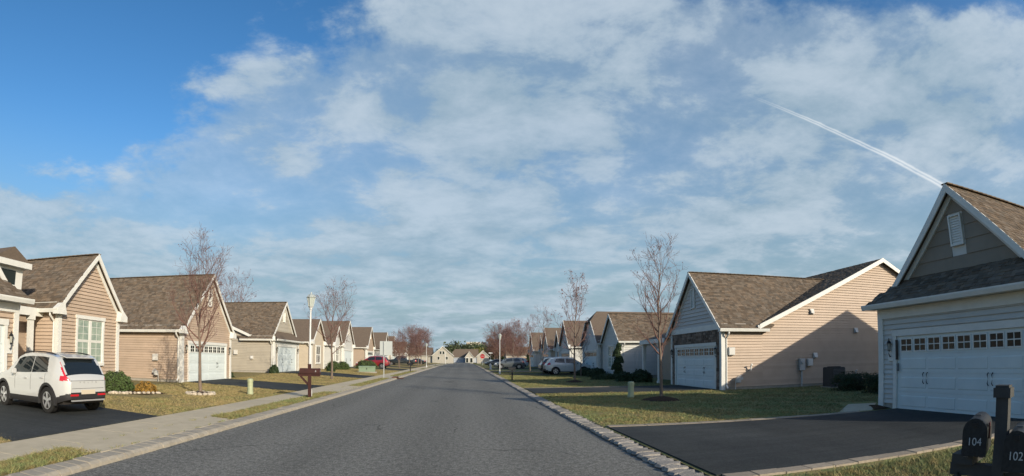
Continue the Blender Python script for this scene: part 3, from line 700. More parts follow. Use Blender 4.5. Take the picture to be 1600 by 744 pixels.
def wall_fixtures(h, y, spots):
    """meters, vents and taps on a side wall facing the camera: (kind, u, z)"""
    GREYP = mat('grey_meter_paint', (.42, .42, .40), .5)
    for kind, u, z in spots:
        if kind == 'meter':
            p = h.part('electric_meter', GREYP, lambda mb: (h.box(mb, (u - .16, y - .16, z - .30), (u + .16, y, z + .30)), mb.lathe([(.085, -.22), (.09, -.16)], h.W(u, y, z + .12), 12, axis='y'), mb.tube([h.W(u, y - .06, z - .3), h.W(u, y - .06, .05)], .045, 8)))
        elif kind == 'box':
            h.part('service_box', mat('pale_box', (.55, .54, .50), .5), lambda mb: (h.box(mb, (u - .17, y - .12, z - .18), (u + .17, y, z + .18)), h.box(mb, (u - .15, y - .135, z - .16), (u + .15, y - .12, z + .16))))
        elif kind == 'vent':
            h.part('wall_vent', mat('pale_box', (.55, .54, .50), .5), lambda mb: (h.box(mb, (u - .13, y - .05, z - .13), (u + .13, y, z + .13)), mb.prism([h.W(u - .10, y - .05, z + .1), h.W(u - .10, y - .14, z - .1), h.W(u - .10, y - .05, z - .1)], h.W(.2, 0, 0) - h.W(0, 0, 0))))
        elif kind == 'gas':
            g_ = h.part('gas_meter', GREYP, lambda mb: (mb.lathe([(.05, .35), (.14, .38), (.14, .58), (.05, .62)], h.W(u, y - .2, 0), 10), mb.tube([h.W(u - .15, y - .2, 0), h.W(u - .15, y - .2, .5), h.W(u, y - .2, .66), h.W(u + .18, y - .2, .68), h.W(u + .18, y - .02, .68)], .022, 6), h.box(mb, (u + .1, y - .26, .5), (u + .24, y - .12, .62))))
        elif kind == 'pipe':
            h.part('vent_pipe', TRIM, lambda mb: mb.tube([h.W(u, y, z), h.W(u, y - .14, z), h.W(u, y - .16, z + .22), h.W(u, y - .26, z + .26)], .04, 7))
def pent_roof(h, w, near=True, ov=.28, ue=-.36):
    """hipped skirt roof across the front below the gable"""
    yc, hw, sl, rg, uf = w['yc'], (w['y1'] - w['y0']) / 2, w['slope'], w['ridge'], w['uf']
    e = hw + ov; ze = rg - sl * e; zt_ = ze + .72; t = (rg - zt_) / sl
    pl = [(ue, yc - e, ze), (ue, yc + e, ze), (uf + .02, yc + t, zt_), (uf + .02, yc - t, zt_)]
    r = h.part('pent_roof', FROOF, lambda mb: mb.prism([h.W(*p) for p in pl], (0, 0, -.07)))
    d = Vector((uf + .02 - ue, 0, zt_ - ze)); ls = d.length
    if near:
        shingles(r, h.W(ue, yc - e, ze) + Vector((0, 0, .003)), (0, 1, 0), h.W(d.x, 0, d.z) - h.W(0, 0, 0), 2 * e, ls, clip=lambda a, b: abs(a - e) < e + (t - e) * b / ls)
    h.part('pent_gutter', TRIM, lambda mb: mb.prism([h.W(a, yc - e - .11, b) for a, b in ((ue, ze - .01), (ue, ze - .15), (ue - .08, ze - .15), (ue - .115, ze - .05), (ue - .115, ze - .01))], (0, 2 * e + .22, 0)))
    h.part('pent_soffit', TRIM, lambda mb: h.box(mb, (ue + .01, yc - e, ze - .15), (.0, yc + e, ze - .12)))
    h.part('pent_frieze', TRIM, lambda mb: h.box(mb, (-.08, w['y0'] - .03, ze - .42), (-.001, w['y1'] + .03, ze - .16)))

# --- near right house: pale garage wing in shade
r1 = House('garage_house', 'pale grey house with white double garage door, nearest on the right beside the black mailboxes', 1, 11.7, 8.7, .05)
w = wing(r1, 5.9, 11.45, 6, wall_h=3.22, ridge=5.86, siding_m=PALE, near=True, pent=True, gx=2.22, dh=2.02, dyc=-.12, vent=False, side_near=False, ridge_len=8, eave_len=5)
pent_roof(r1, w)
zb = .05; yc = w['yc']
siding(children(r1.root)[1], (r1.W(w['uf'], 0, 0).x, 0), Vector((0, 1, 0)), Vector((-1, 0, 0)), zb + 3.62, zb + 5.5, lambda z: (yc - max((5.86 - .2 - (z - zb)) / w['slope'], .02), yc + max((5.86 - .2 - (z - zb)) / w['slope'], .02)), SAGE, [(yc - .26, yc + .26, zb + 4.25, zb + 5.07)], pitch=.36, name='gable_board', thick=.03)
gable_vent(r1, w['uf'] - .01, yc, 4.66, .18, .36, True)
coach_lamp(r1, 0, 11.0, 1.62)
r1.part('door_side_light', BLACK, lambda mb: r1.box(mb, (-.10, 10.70, 1.38), (-.076, 10.78, 1.92)))
r1.part('keypad', mat('keypad_grey', (.10, .12, .13), .5), lambda mb: r1.box(mb, (-.10, 10.66, 1.06), (-.076, 10.73, 1.28)))
main_body(r1, .5, 14.2, 5, 25, wall_h=3.1, ridge=7.7, siding_m=FPALE)

# --- second right house: tan, stone round the garage
r2 = House('garage_house', 'tan house with stone round its garage door and a sunlit side wall, on the right', 1, 12.0, 25.5, .05)
w = wing(r2, 22.4, 28.6, 2.3, wall_h=3.2, ridge=6.1, siding_m=TAN, gable_m=SHAKE, near=True, stone=True, returns=False, eave_len=2.55, ridge_len=9.2)
m_ = main_body(r2, 22.401, 36, 2.3, 19.9, wall_h=3.24, ridge=6.98, siding_m=TAN, near=True, roof_near=True)
for yy in (22.75, 28.25): coach_lamp(r2, -.05, yy, 1.75, plate=False)
wall_fixtures(r2, 22.34, [('meter', 4.7, 1.15), ('box', 5.25, 1.25), ('vent', 5.5, 3.85), ('vent', 8.7, 2.9), ('box', .45, 1.85), ('gas', .75, 0), ('pipe', 1.5, .95), ('vent', 5.65, 1.6), ('pipe', 8.5, .5)])
# entry porch beyond the garage
r2.part('porch_roof', FROOF, lambda mb: mb.prism([r2.W(*p) for p in ((-.4, 28.9, 2.75), (-.4, 33.2, 2.75), (2.4, 33.2, 3.6), (2.4, 28.9, 3.6))], (0, 0, -.09)))
r2.part('porch_fascia', TRIM, lambda mb: r2.box(mb, (-.46, 28.85, 2.5), (-.38, 33.2, 2.76)))
for yy in (30.2, 33.0): r2.part('porch_post', TRIM, lambda mb: (r2.box(mb, (-.3, yy - .1, 0), (-.1, yy + .1, 2.5)), r2.box(mb, (-.34, yy - .14, 0), (-.06, yy + .14, .2)), r2.box(mb, (-.34, yy - .14, 2.36), (-.06, yy + .14, 2.5))))

# --- third right house
r3 = House('garage_house', 'pale house with tall window, spiral topiary and clipped gable, third on the right', 1, 12.0, 45, .2)
w = wing(r3, 39.0, 44.0, 7, wall_h=3.05, ridge=5.15, siding_m=PALE, near=True, kind='window', roof_near=True, vent=False, returns=False)
wing(r3, 44.6, 50.6, 5, u0=-.3, wall_h=3.1, ridge=5.9, siding_m=FPALE, clip=1.0, vent=False, returns=False, eave_len=9)
main_body(r3, 39.2, 53, 7, 19, wall_h=3.1, ridge=6.3, siding_m=FPALE)
[r3.part('trellis_bar', TRIM, lambda mb: mb.bar(r3.W(u, 38.93, .3), r3.W(u, 38.93, 2.1), .03, .03, up=(0, 1, 0))) for u in (1.2, 1.55, 2.9, 3.25)]

# --- houses further along the right
def plain(label, side, x0, yc, zb, mats, rg=6.1, main=True, win=None, clip=0, dark=False, group=None, glass=True):
    h = House('garage_house', label, side, x0, yc, zb, group=group)
    wing(h, yc - 3.05, yc + 3.05, 7, wall_h=3.1, ridge=rg, siding_m=mats, clip=clip, dark_roof=dark, glass=glass, side_near=False)
    if win: wing(h, win - 2, win + 2, 7, u0=.6, wall_h=3.1, ridge=5.3, siding_m=mats, kind='window', vent=False)
    if main: main_body(h, yc - 3.0, yc + 10, 6.5, 18, wall_h=3.1, ridge=rg + .2, siding_m=mats)
    return h
plain('pale house behind the white parked car, fourth on the right', 1, 12.3, 63, .3, FPALE, win=71)
plain('pale house with reddish twigs before its roof, fifth on the right', 1, 12.3, 78, .35, FCREAM, win=86)
plain('last pale house before the evergreen on the right', 1, 12.3, 94.5, .4, FPALE, rg=6.2)

# --- near left house
l1 = House('garage_house', 'tan house with two-light window beside the white parked car, nearest on the left', -1, 13.3, 12, .15)
w = wing(l1, 5.6, 11.55, 8, wall_h=3.2, ridge=6.0, siding_m=TAN, near=True, pent=True, vent=False, roof_near=True, eave_len=6.5)
pent_roof(l1, w)
siding(children(l1.root)[1], (l1.W(w['uf'], 0, 0).x, 0), Vector((0, 1, 0)), Vector((1, 0, 0)), .15 + 3.62, .15 + 5.6, lambda z: (w['yc'] - max((5.8 - (z - .15)) / w['slope'], .02), w['yc'] + max((5.8 - (z - .15)) / w['slope'], .02)), TAN, pitch=.3, name='gable_board', thick=.03)
coach_lamp(l1, 0, 11.25, 1.62)
w = wing(l1, 15.85, 19.9, 7, u0=2.2, wall_h=3.35, ridge=5.45, siding_m=TAN, near=True, kind='window', vent=False, wspec=(.86, 1.05, 2.78))
main_body(l1, 4, 20.3, 4.2, 16, wall_h=3.25, ridge=5.6, siding_m=FTAN, roof_near=True)
l1.part('front_door', mat('dark_red_door', (.12, .035, .03), .5), lambda mb: (l1.box(mb, (4.17, 12.9, .1), (4.21, 13.8, 2.15)), l1.box(mb, (4.15, 13.0, 1.2), (4.17, 13.7, 2.0)), l1.box(mb, (4.15, 13.0, .25), (4.17, 13.7, 1.0))))
l1.part('porch_beam', TRIM, lambda mb: l1.box(mb, (3.1, 11.56, 2.75), (3.35, 15.84, 3.05)))
for yy in (12.0, 15.2): l1.part('porch_post', TRIM, lambda mb: (l1.box(mb, (3.13, yy - .11, 0), (3.33, yy + .11, 2.75)), l1.box(mb, (3.09, yy - .15, 0), (3.37, yy + .15, .22)), l1.box(mb, (3.09, yy - .15, 2.6), (3.37, yy + .15, 2.75))))
dm = l1.part('dormer', TRIM, lambda mb: (l1.box(mb, (3.4, 13.1, 3.6), (5.5, 14.7, 4.42)), ))
l1.part('dormer_window', GLASS, lambda mb: l1.box(mb, (3.385, 13.5, 3.80), (3.40, 14.3, 4.30)), dm)
l1.part('dormer_roof', FROOF, lambda mb: mb.prism([l1.W(3.15, 12.9, 4.62), l1.W(3.15, 14.9, 4.62), l1.W(3.15, 13.9, 5.12)], l1.W(4, 0, 0) - l1.W(0, 0, 0)), dm)
l1.part('dormer_fascia', TRIM, lambda mb: l1.box(mb, (3.12, 12.85, 4.42), (5.5, 14.95, 4.63)), dm)

# --- second left house: long garage wing
l2 = House('garage_house', 'tan house with bare tree before its white garage door, second on the left', -1, 15.5, 29.2, .14)
w = wing(l2, 26.0, 32.4, 12, wall_h=3.15, ridge=6.35, siding_m=TAN, near=True)
coach_lamp(l2, 0, 32.1, 1.75, plate=False); coach_lamp(l2, 0, 26.3, 1.75, plate=False)
wall_fixtures(l2, 25.94, [('gas', 1.6, 0), ('box', 1.75, 1.35), ('meter', 7.0, 1.3), ('box', 6.5, .85)])
main_body(l2, 26.3, 39, 12, 22, wall_h=3.1, ridge=6.2, siding_m=FTAN)

# --- third left house
l3 = House('garage_house', 'cream house with white garage door behind the street lamp, third on the left', -1, 15.5, 48, .40)
w = wing(l3, 41.0, 47.3, 2.5, wall_h=3.0, ridge=6.05, siding_m=CREAM, near=True, pent=True, vent=False, setb=.35, eave_len=2.7, ridge_len=9, glass=False, side_near=True)
pent_roof(l3, w, near=False)
siding(children(l3.root)[1], (l3.W(w['uf'], 0, 0).x, 0), Vector((0, 1, 0)), Vector((1, 0, 0)), .4 + 3.5, .4 + 5.7, lambda z: (w['yc'] - max((5.85 - (z - .4)) / w['slope'], .02), w['yc'] + max((5.85 - (z - .4)) / w['slope'], .02)), CREAM, [(w['yc'] - .26, w['yc'] + .26, .4 + 4.24, .4 + 5.26)], pitch=.3, name='gable_board', thick=.03)
gable_vent(l3, w['uf'] - .01, w['yc'], 4.75, .19, .42, False)
main_body(l3, 41.001, 57, 2.5, 17, wall_h=3.2, ridge=6.1, siding_m=CREAM, near=True)
coach_lamp(l3, 0, 41.35, 1.75, plate=False); coach_lamp(l3, 0, 46.95, 1.75, plate=False)
wall_fixtures(l3, 40.94, [('box', 3.5, 1.6), ('vent', 2.0, 1.2)])
wing(l3, 51.8, 56.6, 6, u0=0, wall_h=3.15, ridge=5.35, siding_m=FCREAM, kind='window', vent=False)

l5 = plain('pale house with twin window behind the round shrubs, fourth on the left', -1, 15.5, 69, .55, FPALE, win=None, glass=False)
wing(l5, 62.6, 66.2, 6, u0=.4, wall_h=3.1, ridge=5.1, siding_m=FPALE, kind='window', vent=False)
plain('tan house above the red parked car, fifth on the left', -1, 14.9, 82.5, .6, FTAN)
plain('pale house behind the dark pickup, sixth on the left', -1, 14.9, 99.5, .65, FPALE)
plain('cream house among leafless trees, seventh on the left', -1, 15.5, 115, .65, FCREAM)
plain('pale house nearest the far crossing on the left', -1, 16.5, 150, .6, FPALE)

# --- houses closing the street
hw_ = House('white_gable_house', 'white house whose plain gable faces up the street, at the far left bend', 1, -12.2, 205, .3)
main_body(hw_, 202, 214, 0, 8.0, wall_h=3.2, ridge=6.6, siding_m=FFAR)
for u, z in ((2.4, 2.0), (5.6, 2.0), (3.2, 4.1), (4.3, 4.1)): 
    f_ = hw_.part('window', TRIM, lambda mb: hw_.box(mb, (u - .45, 201.93, z - .65), (u + .45, 201.99, z + .65)))
    hw_.part('pane', GLASS, lambda mb: hw_.box(mb, (u - .35, 201.90, z - .55), (u + .35, 201.93, z + .55)), f_)
wing(hw_, 203, 212, 12, u0=-12, wall_h=3.1, ridge=6.2, siding_m=FFAR, kind='none', vent=False)
he = House('grey_house', 'grey house with brown roof closing the far end of the street', 1, -5.5, 272, .3)
wing(he, 268, 277, 13, u0=0, wall_h=2.9, ridge=7.0, siding_m=FGREY, kind='none', vent=False, clip=1.4, returns=False)
main_body(he, 262, 270, 6.2, 10.2, wall_h=3.0, ridge=5.6, siding_m=FFAR)
for u in (7.1, 9.2):
    f_ = he.part('porch_opening', TRIM, lambda mb: he.box(mb, (u - .8, 261.9, 0), (u + .8, 261.98, 2.6)))
    he.part('pane', GLASS, lambda mb: he.box(mb, (u - .6, 261.86, 0.1), (u + .6, 261.9, 2.3)), f_)
hr = House('white_gable_house', 'small white gabled house behind the stop sign', 1, 5.2, 212, .3)
main_body(hr, 210, 220, 0, 4.8, wall_h=3.0, ridge=5.2, siding_m=FFAR)
hb = House('brown_roof_house', 'low house with pale brown roof behind the far right trees', 1, 16, 200, .3)
wing(hb, 196, 206, 20, u0=0, wall_h=3, ridge=6.4, siding_m=FTAN, kind='none', vent=False)
hc = House('back_row_house', 'house roof showing between the second and third right houses', 1, 34, 52, .3)
main_body(hc, 46, 60, 0, 14, wall_h=3.2, ridge=8.2, siding_m=FFAR)
tb = MB(); tb.box((3, 640, 0), (20, 655, 23)); tower = empty('office_block', (11, 640, 0), 'flat roofed tan office block above the far treeline', 'building')
tb.build('wall', mat('office_wall', (.36, .31, .25), .8), tower)
for k in range(6):
    t2 = MB(); t2.box((3.4, 639.9, 2.2 + k * 3.4), (19.6, 640, 3.6 + k * 3.4)); t2.build('window_band', mat('office_glass', (.20, .20, .20), .3), tower)
t2 = MB(); t2.box((2.6, 639.6, 23), (20.4, 655.4, 23.8)); t2.build('roof_edge', mat('office_edge', (.5, .5, .48), .7), tower)
# ------------------------------------------------------------------ leafless trees
BARK = mat('tree_bark', (.20, .155, .12), .9, .1, noise=(18, 5, .3, .7), col2=(.11, .085, .068), bump=(30, .8, .01), nscale=(1, 1, .25))
TWIG = mat('twig_bark', (.155, .090, .075), .85, .1)
BUD = mat('red_bud', (.25, .15, .155), .7, .2)
class Tubes:
    def __init__(s): s.v = []; s.f = []; s.n = 0
    def path(s, P, r, k):
        P = np.asarray(P, float); m = len(P); d = np.gradient(P, axis=0); d /= np.linalg.norm(d, axis=1)[:, None] + 1e-9
        ref = np.array([.3, .2, .93]) if abs(d[0, 2]) < .85 else np.array([1., .1, 0])
        a = np.cross(d, ref); a /= np.linalg.norm(a, axis=1)[:, None] + 1e-9; b = np.cross(d, a)
        t = np.arange(k) * 2 * np.pi / k
        V = P[:, None] + (a[:, None] * np.cos(t)[None, :, None] + b[:, None] * np.sin(t)[None, :, None]) * np.asarray(r)[:, None, None]
        s.v.append(V.reshape(-1, 3)); i, j = np.meshgrid(np.arange(m - 1), np.arange(k), indexing='ij'); j2 = (j + 1) % k
        s.f.append(np.stack([i * k + j, i * k + j2, (i + 1) * k + j2, (i + 1) * k + j], -1).reshape(-1, 4) + s.n); s.n += m * k
    def mesh(s, name):
        V = np.concatenate(s.v); F = np.concatenate(s.f); me = bpy.data.meshes.new(name)
        me.vertices.add(len(V)); me.vertices.foreach_set('co', V.ravel()); me.loops.add(F.size); me.loops.foreach_set('vertex_index', F.ravel().astype(np.int32))
        me.polygons.add(len(F)); me.polygons.foreach_set('loop_start', np.arange(0, F.size, F.shape[1], dtype=np.int32)); me.update(calc_edges=True); me.shade_smooth(); return me
def quads_mesh(name, V, F, col=None):
    me = bpy.data.meshes.new(name); me.vertices.add(len(V)); me.vertices.foreach_set('co', np.asarray(V, float).ravel()); F = np.asarray(F)
    me.loops.add(F.size); me.loops.foreach_set('vertex_index', F.ravel().astype(np.int32)); me.polygons.add(len(F)); me.polygons.foreach_set('loop_start', np.arange(0, F.size, F.shape[1], dtype=np.int32)); me.update(calc_edges=True)
    if col is not None:
        at = me.color_attributes.new('tab', 'FLOAT_COLOR', 'POINT'); at.data.foreach_set('color', np.concatenate([col, np.ones((len(col), 1))], 1).ravel())
    return me
def bare_tree(name, seed, H, clear, width, limbs, twigs=1.0, buds=0, r0=.075, up=.55, mesh_only=False, bud_size=.03):
    rg = np.random.default_rng(seed); big = Tubes(); fine = Tubes(); ends = []
    def branch(p, d, L, r, lvl):
        n = max(3, int(L / (.22 if lvl < 2 else .16)) + 1); P = [np.array(p)]; d = d / np.linalg.norm(d); rad = [r]
        for i in range(1, n + 1):
            w = rg.normal(0, .10 if lvl < 2 else .16, 3); d = d + w + np.array([0, 0, up * .16]); d /= np.linalg.norm(d)
            P.append(P[-1] + d * L / n); rad.append(max(r * (1 - .85 * i / n), .0042))
        (big if lvl < 2 else fine).path(P, rad, 6 if lvl < 1 else (5 if lvl == 1 else 3))
        if lvl >= 3:
            ends.append(P[-1]); return
        cnt = {1: int(3 + L * 4.2 * twigs), 2: int(2 + L * 5.5 * twigs)}[lvl] if lvl > 0 else 0
        for c in range(cnt):
            t = rg.uniform(.18 if lvl == 1 else .1, .98); i = min(int(t * n), n - 1); q = P[i] + (P[i + 1] - P[i]) * (t * n - i)
            dd = P[i + 1] - P[i]; dd /= np.linalg.norm(dd); s_ = np.cross(dd, rg.normal(0, 1, 3)); s_ /= np.linalg.norm(s_)
            ang = rg.uniform(.45, .95); nd_ = dd * math.cos(ang) + s_ * math.sin(ang)
            l2 = L * rg.uniform(.28, .55) * (1 - .45 * t) + .08
            branch(q, nd_, l2, max(rad[i] * rg.uniform(.42, .62), .0046), lvl + 1)
    # leader
    n = 22; P = [np.zeros(3)]; d = np.array([0, 0, 1.]); rad = [r0 * 1.25]
    for i in range(1, n + 1):
        w = rg.normal(0, .028 if i < 8 else .07, 3); w[2] = 0; d = np.array([0, 0, 1.]) * .6 + d * .4 + w; d /= np.linalg.norm(d)
        P.append(P[-1] + d * H * .93 / n); rad.append(max(r0 * (1 - i / n) ** .85, .006))
    tr = Tubes(); tr.path(P, rad, 9)
    for k in range(limbs):
        t = (clear + (H * .88 - clear) * ((k + rg.uniform(0, .8)) / limbs)) / (H * .93); t = min(t, .97); i = min(int(t * n), n - 1)
        q = P[i] + (P[i + 1] - P[i]) * (t * n - i); a = k * 2.4 + rg.uniform(-.4, .4)
        hgt = (q[2] - clear) / (H - clear); prof = (.75 + .55 * hgt) if hgt < .35 else max(1.0 - (hgt - .35) * 1.15, .16)
        el = rg.uniform(.45, .8) + .35 * hgt
        dd = np.array([math.cos(a) * math.cos(el), math.sin(a) * math.cos(el), math.sin(el)])
        branch(q, dd, width * .62 * prof * rg.uniform(.85, 1.2) + .25, min(rad[i] * .62, .034), 1)
    branch(P[-1], np.array([0, 0, 1.]), .5, .006, 2)
    parts = [('trunk', tr.mesh('trunk'), BARK), ('branches', big.mesh('branches'), TWIG), ('twigs', fine.mesh('twigs'), TWIG)]
    if buds:
        E = np.array(ends); k = rg.integers(0, len(E), buds); c = E[k] + rg.normal(0, .05, (buds, 3)); s_ = bud_size * rg.uniform(.6, 1.4, (buds, 1))
        off = rg.normal(0, 1, (buds, 4, 3)); off /= np.linalg.norm(off, axis=2)[..., None]
        V = (c[:, None] + off * s_[:, None]).reshape(-1, 3); b = np.arange(buds)[:, None] * 4
        F = np.concatenate([b + [0, 1, 2], b + [0, 2, 3], b + [0, 3, 1], b + [1, 3, 2]])
        parts.append(('buds', quads_mesh('buds', V, F), BUD))
    root = local(empty(name, (0, 0, 0)))
    for nm, me, m in parts:
        o = link(nm, me, m, root)
        if nm != 'trunk': o['kind'] = 'stuff'
    KIDS[root.name] = children(root)
    return root
def at_tree(proto, x, y, rz, label, scale=1, first=False, sink=.03):
    loc = (x, y, gz(x, y) - sink)
    if first: proto.location = loc; proto.rotation_euler = (0, 0, rz); proto.scale = (scale,) * 3; return tag(proto, label, 'tree', 'street trees')
    return place(proto, loc, rz, scale, label, 'tree', 'street trees')
tA = bare_tree('street_tree', 11, 6.3, 1.55, 2.9, 22, .62, 160, .068, up=.8)
at_tree(tA, 7.15, 18.1, .6, 'slender leafless tree in the shaded lawn before the stone fronted house', first=True, scale=.95)
tB = bare_tree('street_tree', 23, 6.3, 1.6, 3.9, 21, .85, 420, .085, up=.7, bud_size=.03)
at_tree(tB, -10.3, 18.75, 1.0, 'leafless tree in a ring of pale stones on the left lawn', first=True, scale=.9)
tC = bare_tree('street_tree', 31, 7.0, 1.75, 3.2, 17, .6, 600, .07, up=.7, bud_size=.045)
at_tree(tC, 7.15, 33.4, 2.0, 'tall budding tree with a dark mulch foot before the white car', first=True)
tD = bare_tree('street_tree', 45, 6.5, 1.8, 4.6, 17, .7, 700, .095, up=.5, bud_size=.04)
at_tree(tD, -9.15, 35.6, .2, 'broad leafless tree right of the left street lamp', first=True, scale=.93)
tE = bare_tree('street_tree', 52, 6.6, 1.7, 2.4, 16, .65, 300, .06)
at_tree(tE, 7.4, 48.9, 1.2, 'thin pale-trunked tree at the tail of the white car', first=True)
tF = bare_tree('red_budded_tree', 61, 6.2, 1.5, 5.4, 22, 1.0, 2600, .09, up=.4, bud_size=.05)
at_tree(tF, -9.4, 90, .3, 'nearest of the far left trees with a haze of pink buds', first=True)
rows = [(tF, -8.6, 98, 1.5, 1.05, 'pink budded tree beside the dark pickup'), (tF, -9.2, 112, 2.2, 1.1, 'pink budded tree over the far left houses'),
        (tD, -9.0, 73, 2.9, .62, 'small spreading tree in front of the red car'), (tE, -8.4, 122, .4, 1.0, 'thin leafless tree by the second left street lamp'), (tD, -17, 132, 1.1, 1.2, 'broad leafless tree beyond the side street on the left'),
        (tD, -22.5, 46.5, 2.0, 1.3, 'leafless treetop showing behind the second left house'), (tF, -27, 62, 3.0, 1.0, 'pinkish treetop showing behind the fourth left house'),
        (tF, 8.2, 88, .9, 1.15, 'pink budded tree over the right row of parked cars'), (tF, 7.0, 101, 2.7, 1.2, 'pink budded tree left of the last right house'), (tE, 7.3, 78, 2.4, 1.0, 'thin tree behind the dark parked estate car'),
        (tF, 9.5, 118, 4.0, 1.15, 'farthest pink budded tree on the right'), (tD, 10.1, 44.6, .8, .55, 'small many-branched tree before the third right house window'), (tC, 8.1, 64, .9, .95, 'budding tree before the fourth right house roof'),
        (tD, 17, 72, 1.9, .95, 'leafless treetop with reddish haze at the fifth right house'), (tE, 30, 46, 0, 1.1, 'leafless treetop behind the third right house ridge')]
for p, x, y, rz, s_, lb in rows: at_tree(p, x, y, rz, lb, s_)
RUST = mat('rusty_bud', (.22, .125, .09), .7, .2)
tG = bare_tree('rusty_tree', 77, 5.0, 1.1, 5.6, 20, .9, 3600, .08, up=.2, bud_size=.065)
for o in KIDS[tG.name]:
    if o.name.startswith('buds'): o.data.materials[0] = RUST
tG.location = (10.5, 108, gz(10.5, 108)); tag(tG, 'low rust coloured tree nearest the dark right hand cars', 'tree', 'rusty low trees')
for x, y, rz, s_, lb in ((7.5, 128, 1, 1.1, 'rust coloured tree beyond the fire hydrant'), (14, 136, 2, 1.25, 'rust coloured tree left of the evergreen on the right'), (-9.6, 104, 2.6, .8, 'low rust coloured tree before the brown roof on the far left'), (-10.5, 84, .7, .72, 'low rust coloured tree behind the red car'), (9.5, 150, .3, 1.3, 'farthest rust coloured tree right of the stop sign')):
    tag(place(tG, (x, y, gz(x, y)), rz, s_, lb), lb, 'tree', 'rusty low trees')

# ------------------------------------------------------------------ leafy shrubs
def leaf_mat(name, c, var=.4): return mat(name, c, .6, .25, attr='tab')
BOX = leaf_mat('boxwood_leaf', (.055, .085, .025)); HEDGE = leaf_mat('dark_hedge_leaf', (.030, .050, .020)); GOLD = leaf_mat('gold_leaf', (.26, .15, .03)); PINE = leaf_mat('evergreen_leaf', (.045, .062, .032)); PINE2 = leaf_mat('dark_evergreen_leaf', (.022, .045, .018))
def leaf_cloud(seed, n, size, shape):
    """n leaf quads; shape(rng, n) -> points, outward normals"""
    rg = np.random.default_rng(seed); P, Nn = shape(rg, n); m = len(P)
    d = Nn + rg.normal(0, .7, (m, 3)); d /= np.linalg.norm(d, axis=1)[:, None]; a = np.cross(d, rg.normal(0, 1, (m, 3))); a /= np.linalg.norm(a, axis=1)[:, None]; b = np.cross(d, a)
    s_ = size * rg.uniform(.6, 1.4, (m, 1)); V = np.stack([P - a * s_, P + b * s_ * .5, P + a * s_, P - b * s_ * .5], 1).reshape(-1, 3)
    c = np.repeat(rg.uniform(.55, 1.45, (m, 1)), 4, 0) * np.array([[1, 1, 1]]) * (1 + rg.normal(0, .06, (m * 4, 3))); F = np.arange(m * 4).reshape(-1, 4)
    return V, F, np.clip(c, .2, 2)
def ell(rx, ry, rz, jit=.16, flat=0, lump=.22):
    def f(rg, n):
        d = rg.normal(0, 1, (n, 3)); d /= np.linalg.norm(d, axis=1)[:, None]; d[:, 2] = np.abs(d[:, 2]) * 1.0 - .25
        if flat: p = np.sign(d) * np.abs(d) ** flat
        else: p = d
        lum = 1 + lump * np.sin(d[:, :1] * 7 + 1) * np.sin(d[:, 1:2] * 8 + 2) * np.sin(d[:, 2:] * 6)
        r = (1 - np.abs(rg.normal(0, jit, (n, 1)))) * lum
        return p * r * [rx, ry, rz] + [0, 0, rz * .30], d
    return f
def shrub(x, y, r, h, m, label, n=2500, leaf=.03, seed=1, flat=0, rx=None, rz=0, name='shrub', zoff=0, group='clipped shrubs'):
    root = local(empty(name, (x, y, gz(x, y) + zoff), label, 'shrub', group, rz))
    V, F, c = leaf_cloud(seed, n, leaf, ell(rx or r, r, h * .78, flat=flat)); o = link('foliage', quads_mesh('foliage', V, F, c), m, root); o['kind'] = 'stuff'
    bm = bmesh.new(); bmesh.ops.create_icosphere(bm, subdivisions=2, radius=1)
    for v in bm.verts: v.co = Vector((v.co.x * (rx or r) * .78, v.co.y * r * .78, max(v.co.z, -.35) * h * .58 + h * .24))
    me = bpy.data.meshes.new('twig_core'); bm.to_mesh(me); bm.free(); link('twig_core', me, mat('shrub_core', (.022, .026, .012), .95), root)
    return root
shrub(-13.7, 17.5, .85, .95, BOX, 'large round green shrub behind the white car', 7000, .035, 2)
shrub(-12.55, 18.1, .50, .50, GOLD, 'low golden shrub beside the large round one', 3500, .028, 3)
shrub(16.6, 18.2, .75, .85, HEDGE, 'clipped dark hedge block left of the near right garage', 6000, .03, 4, flat=.5, rx=1.0)
shrub(16.0, 15.9, .6, .85, HEDGE, 'second dark hedge block against the near right garage corner', 5000, .03, 5, flat=.5)
for i, (x, y, r, h, lb) in enumerate(((10.4, 37.0, .5, .5, 'low dark hedge behind the right utility post'), (11.2, 32.0, .7, 1.0, 'round dark shrub left of the second right garage'), (10.7, 33.8, .6, .75, 'rounded shrub under the third right house wall'), (11.0, 42.5, .8, .9, 'dark shrub below the third right house window'), (10.9, 45.5, .9, .85, 'dark shrub at the nose of the white right car'))):
    shrub(x, y, r, h, HEDGE, lb, 2600, .06, 20 + i, rx=r * (2.6 if i == 0 else 1.1))
for i, (x, y, lb) in enumerate(((-13.6, 53.5, 'left of two round shrubs at the cream house window'), (-12.9, 55, 'right of two round shrubs at the cream house window'), (-12.0, 62, 'first of two dark shrubs left of the red car'), (-11.6, 64.2, 'second of two dark shrubs touching the red car'), (-12.3, 47.5, 'small shrub right of the third left garage'), (-15.2, 40.2, 'scraggly shrub at the corner of the cream house'), (-16.3, 33.6, 'low dark shrub right of the second left garage'))):
    shrub(x, y, (.8, .75, .95, .9, .4, .4, .5)[i], (1.1, 1.05, 1.25, 1.2, .5, .8, .55)[i], BOX if i < 4 else HEDGE, lb, 1800, .06, 40 + i)
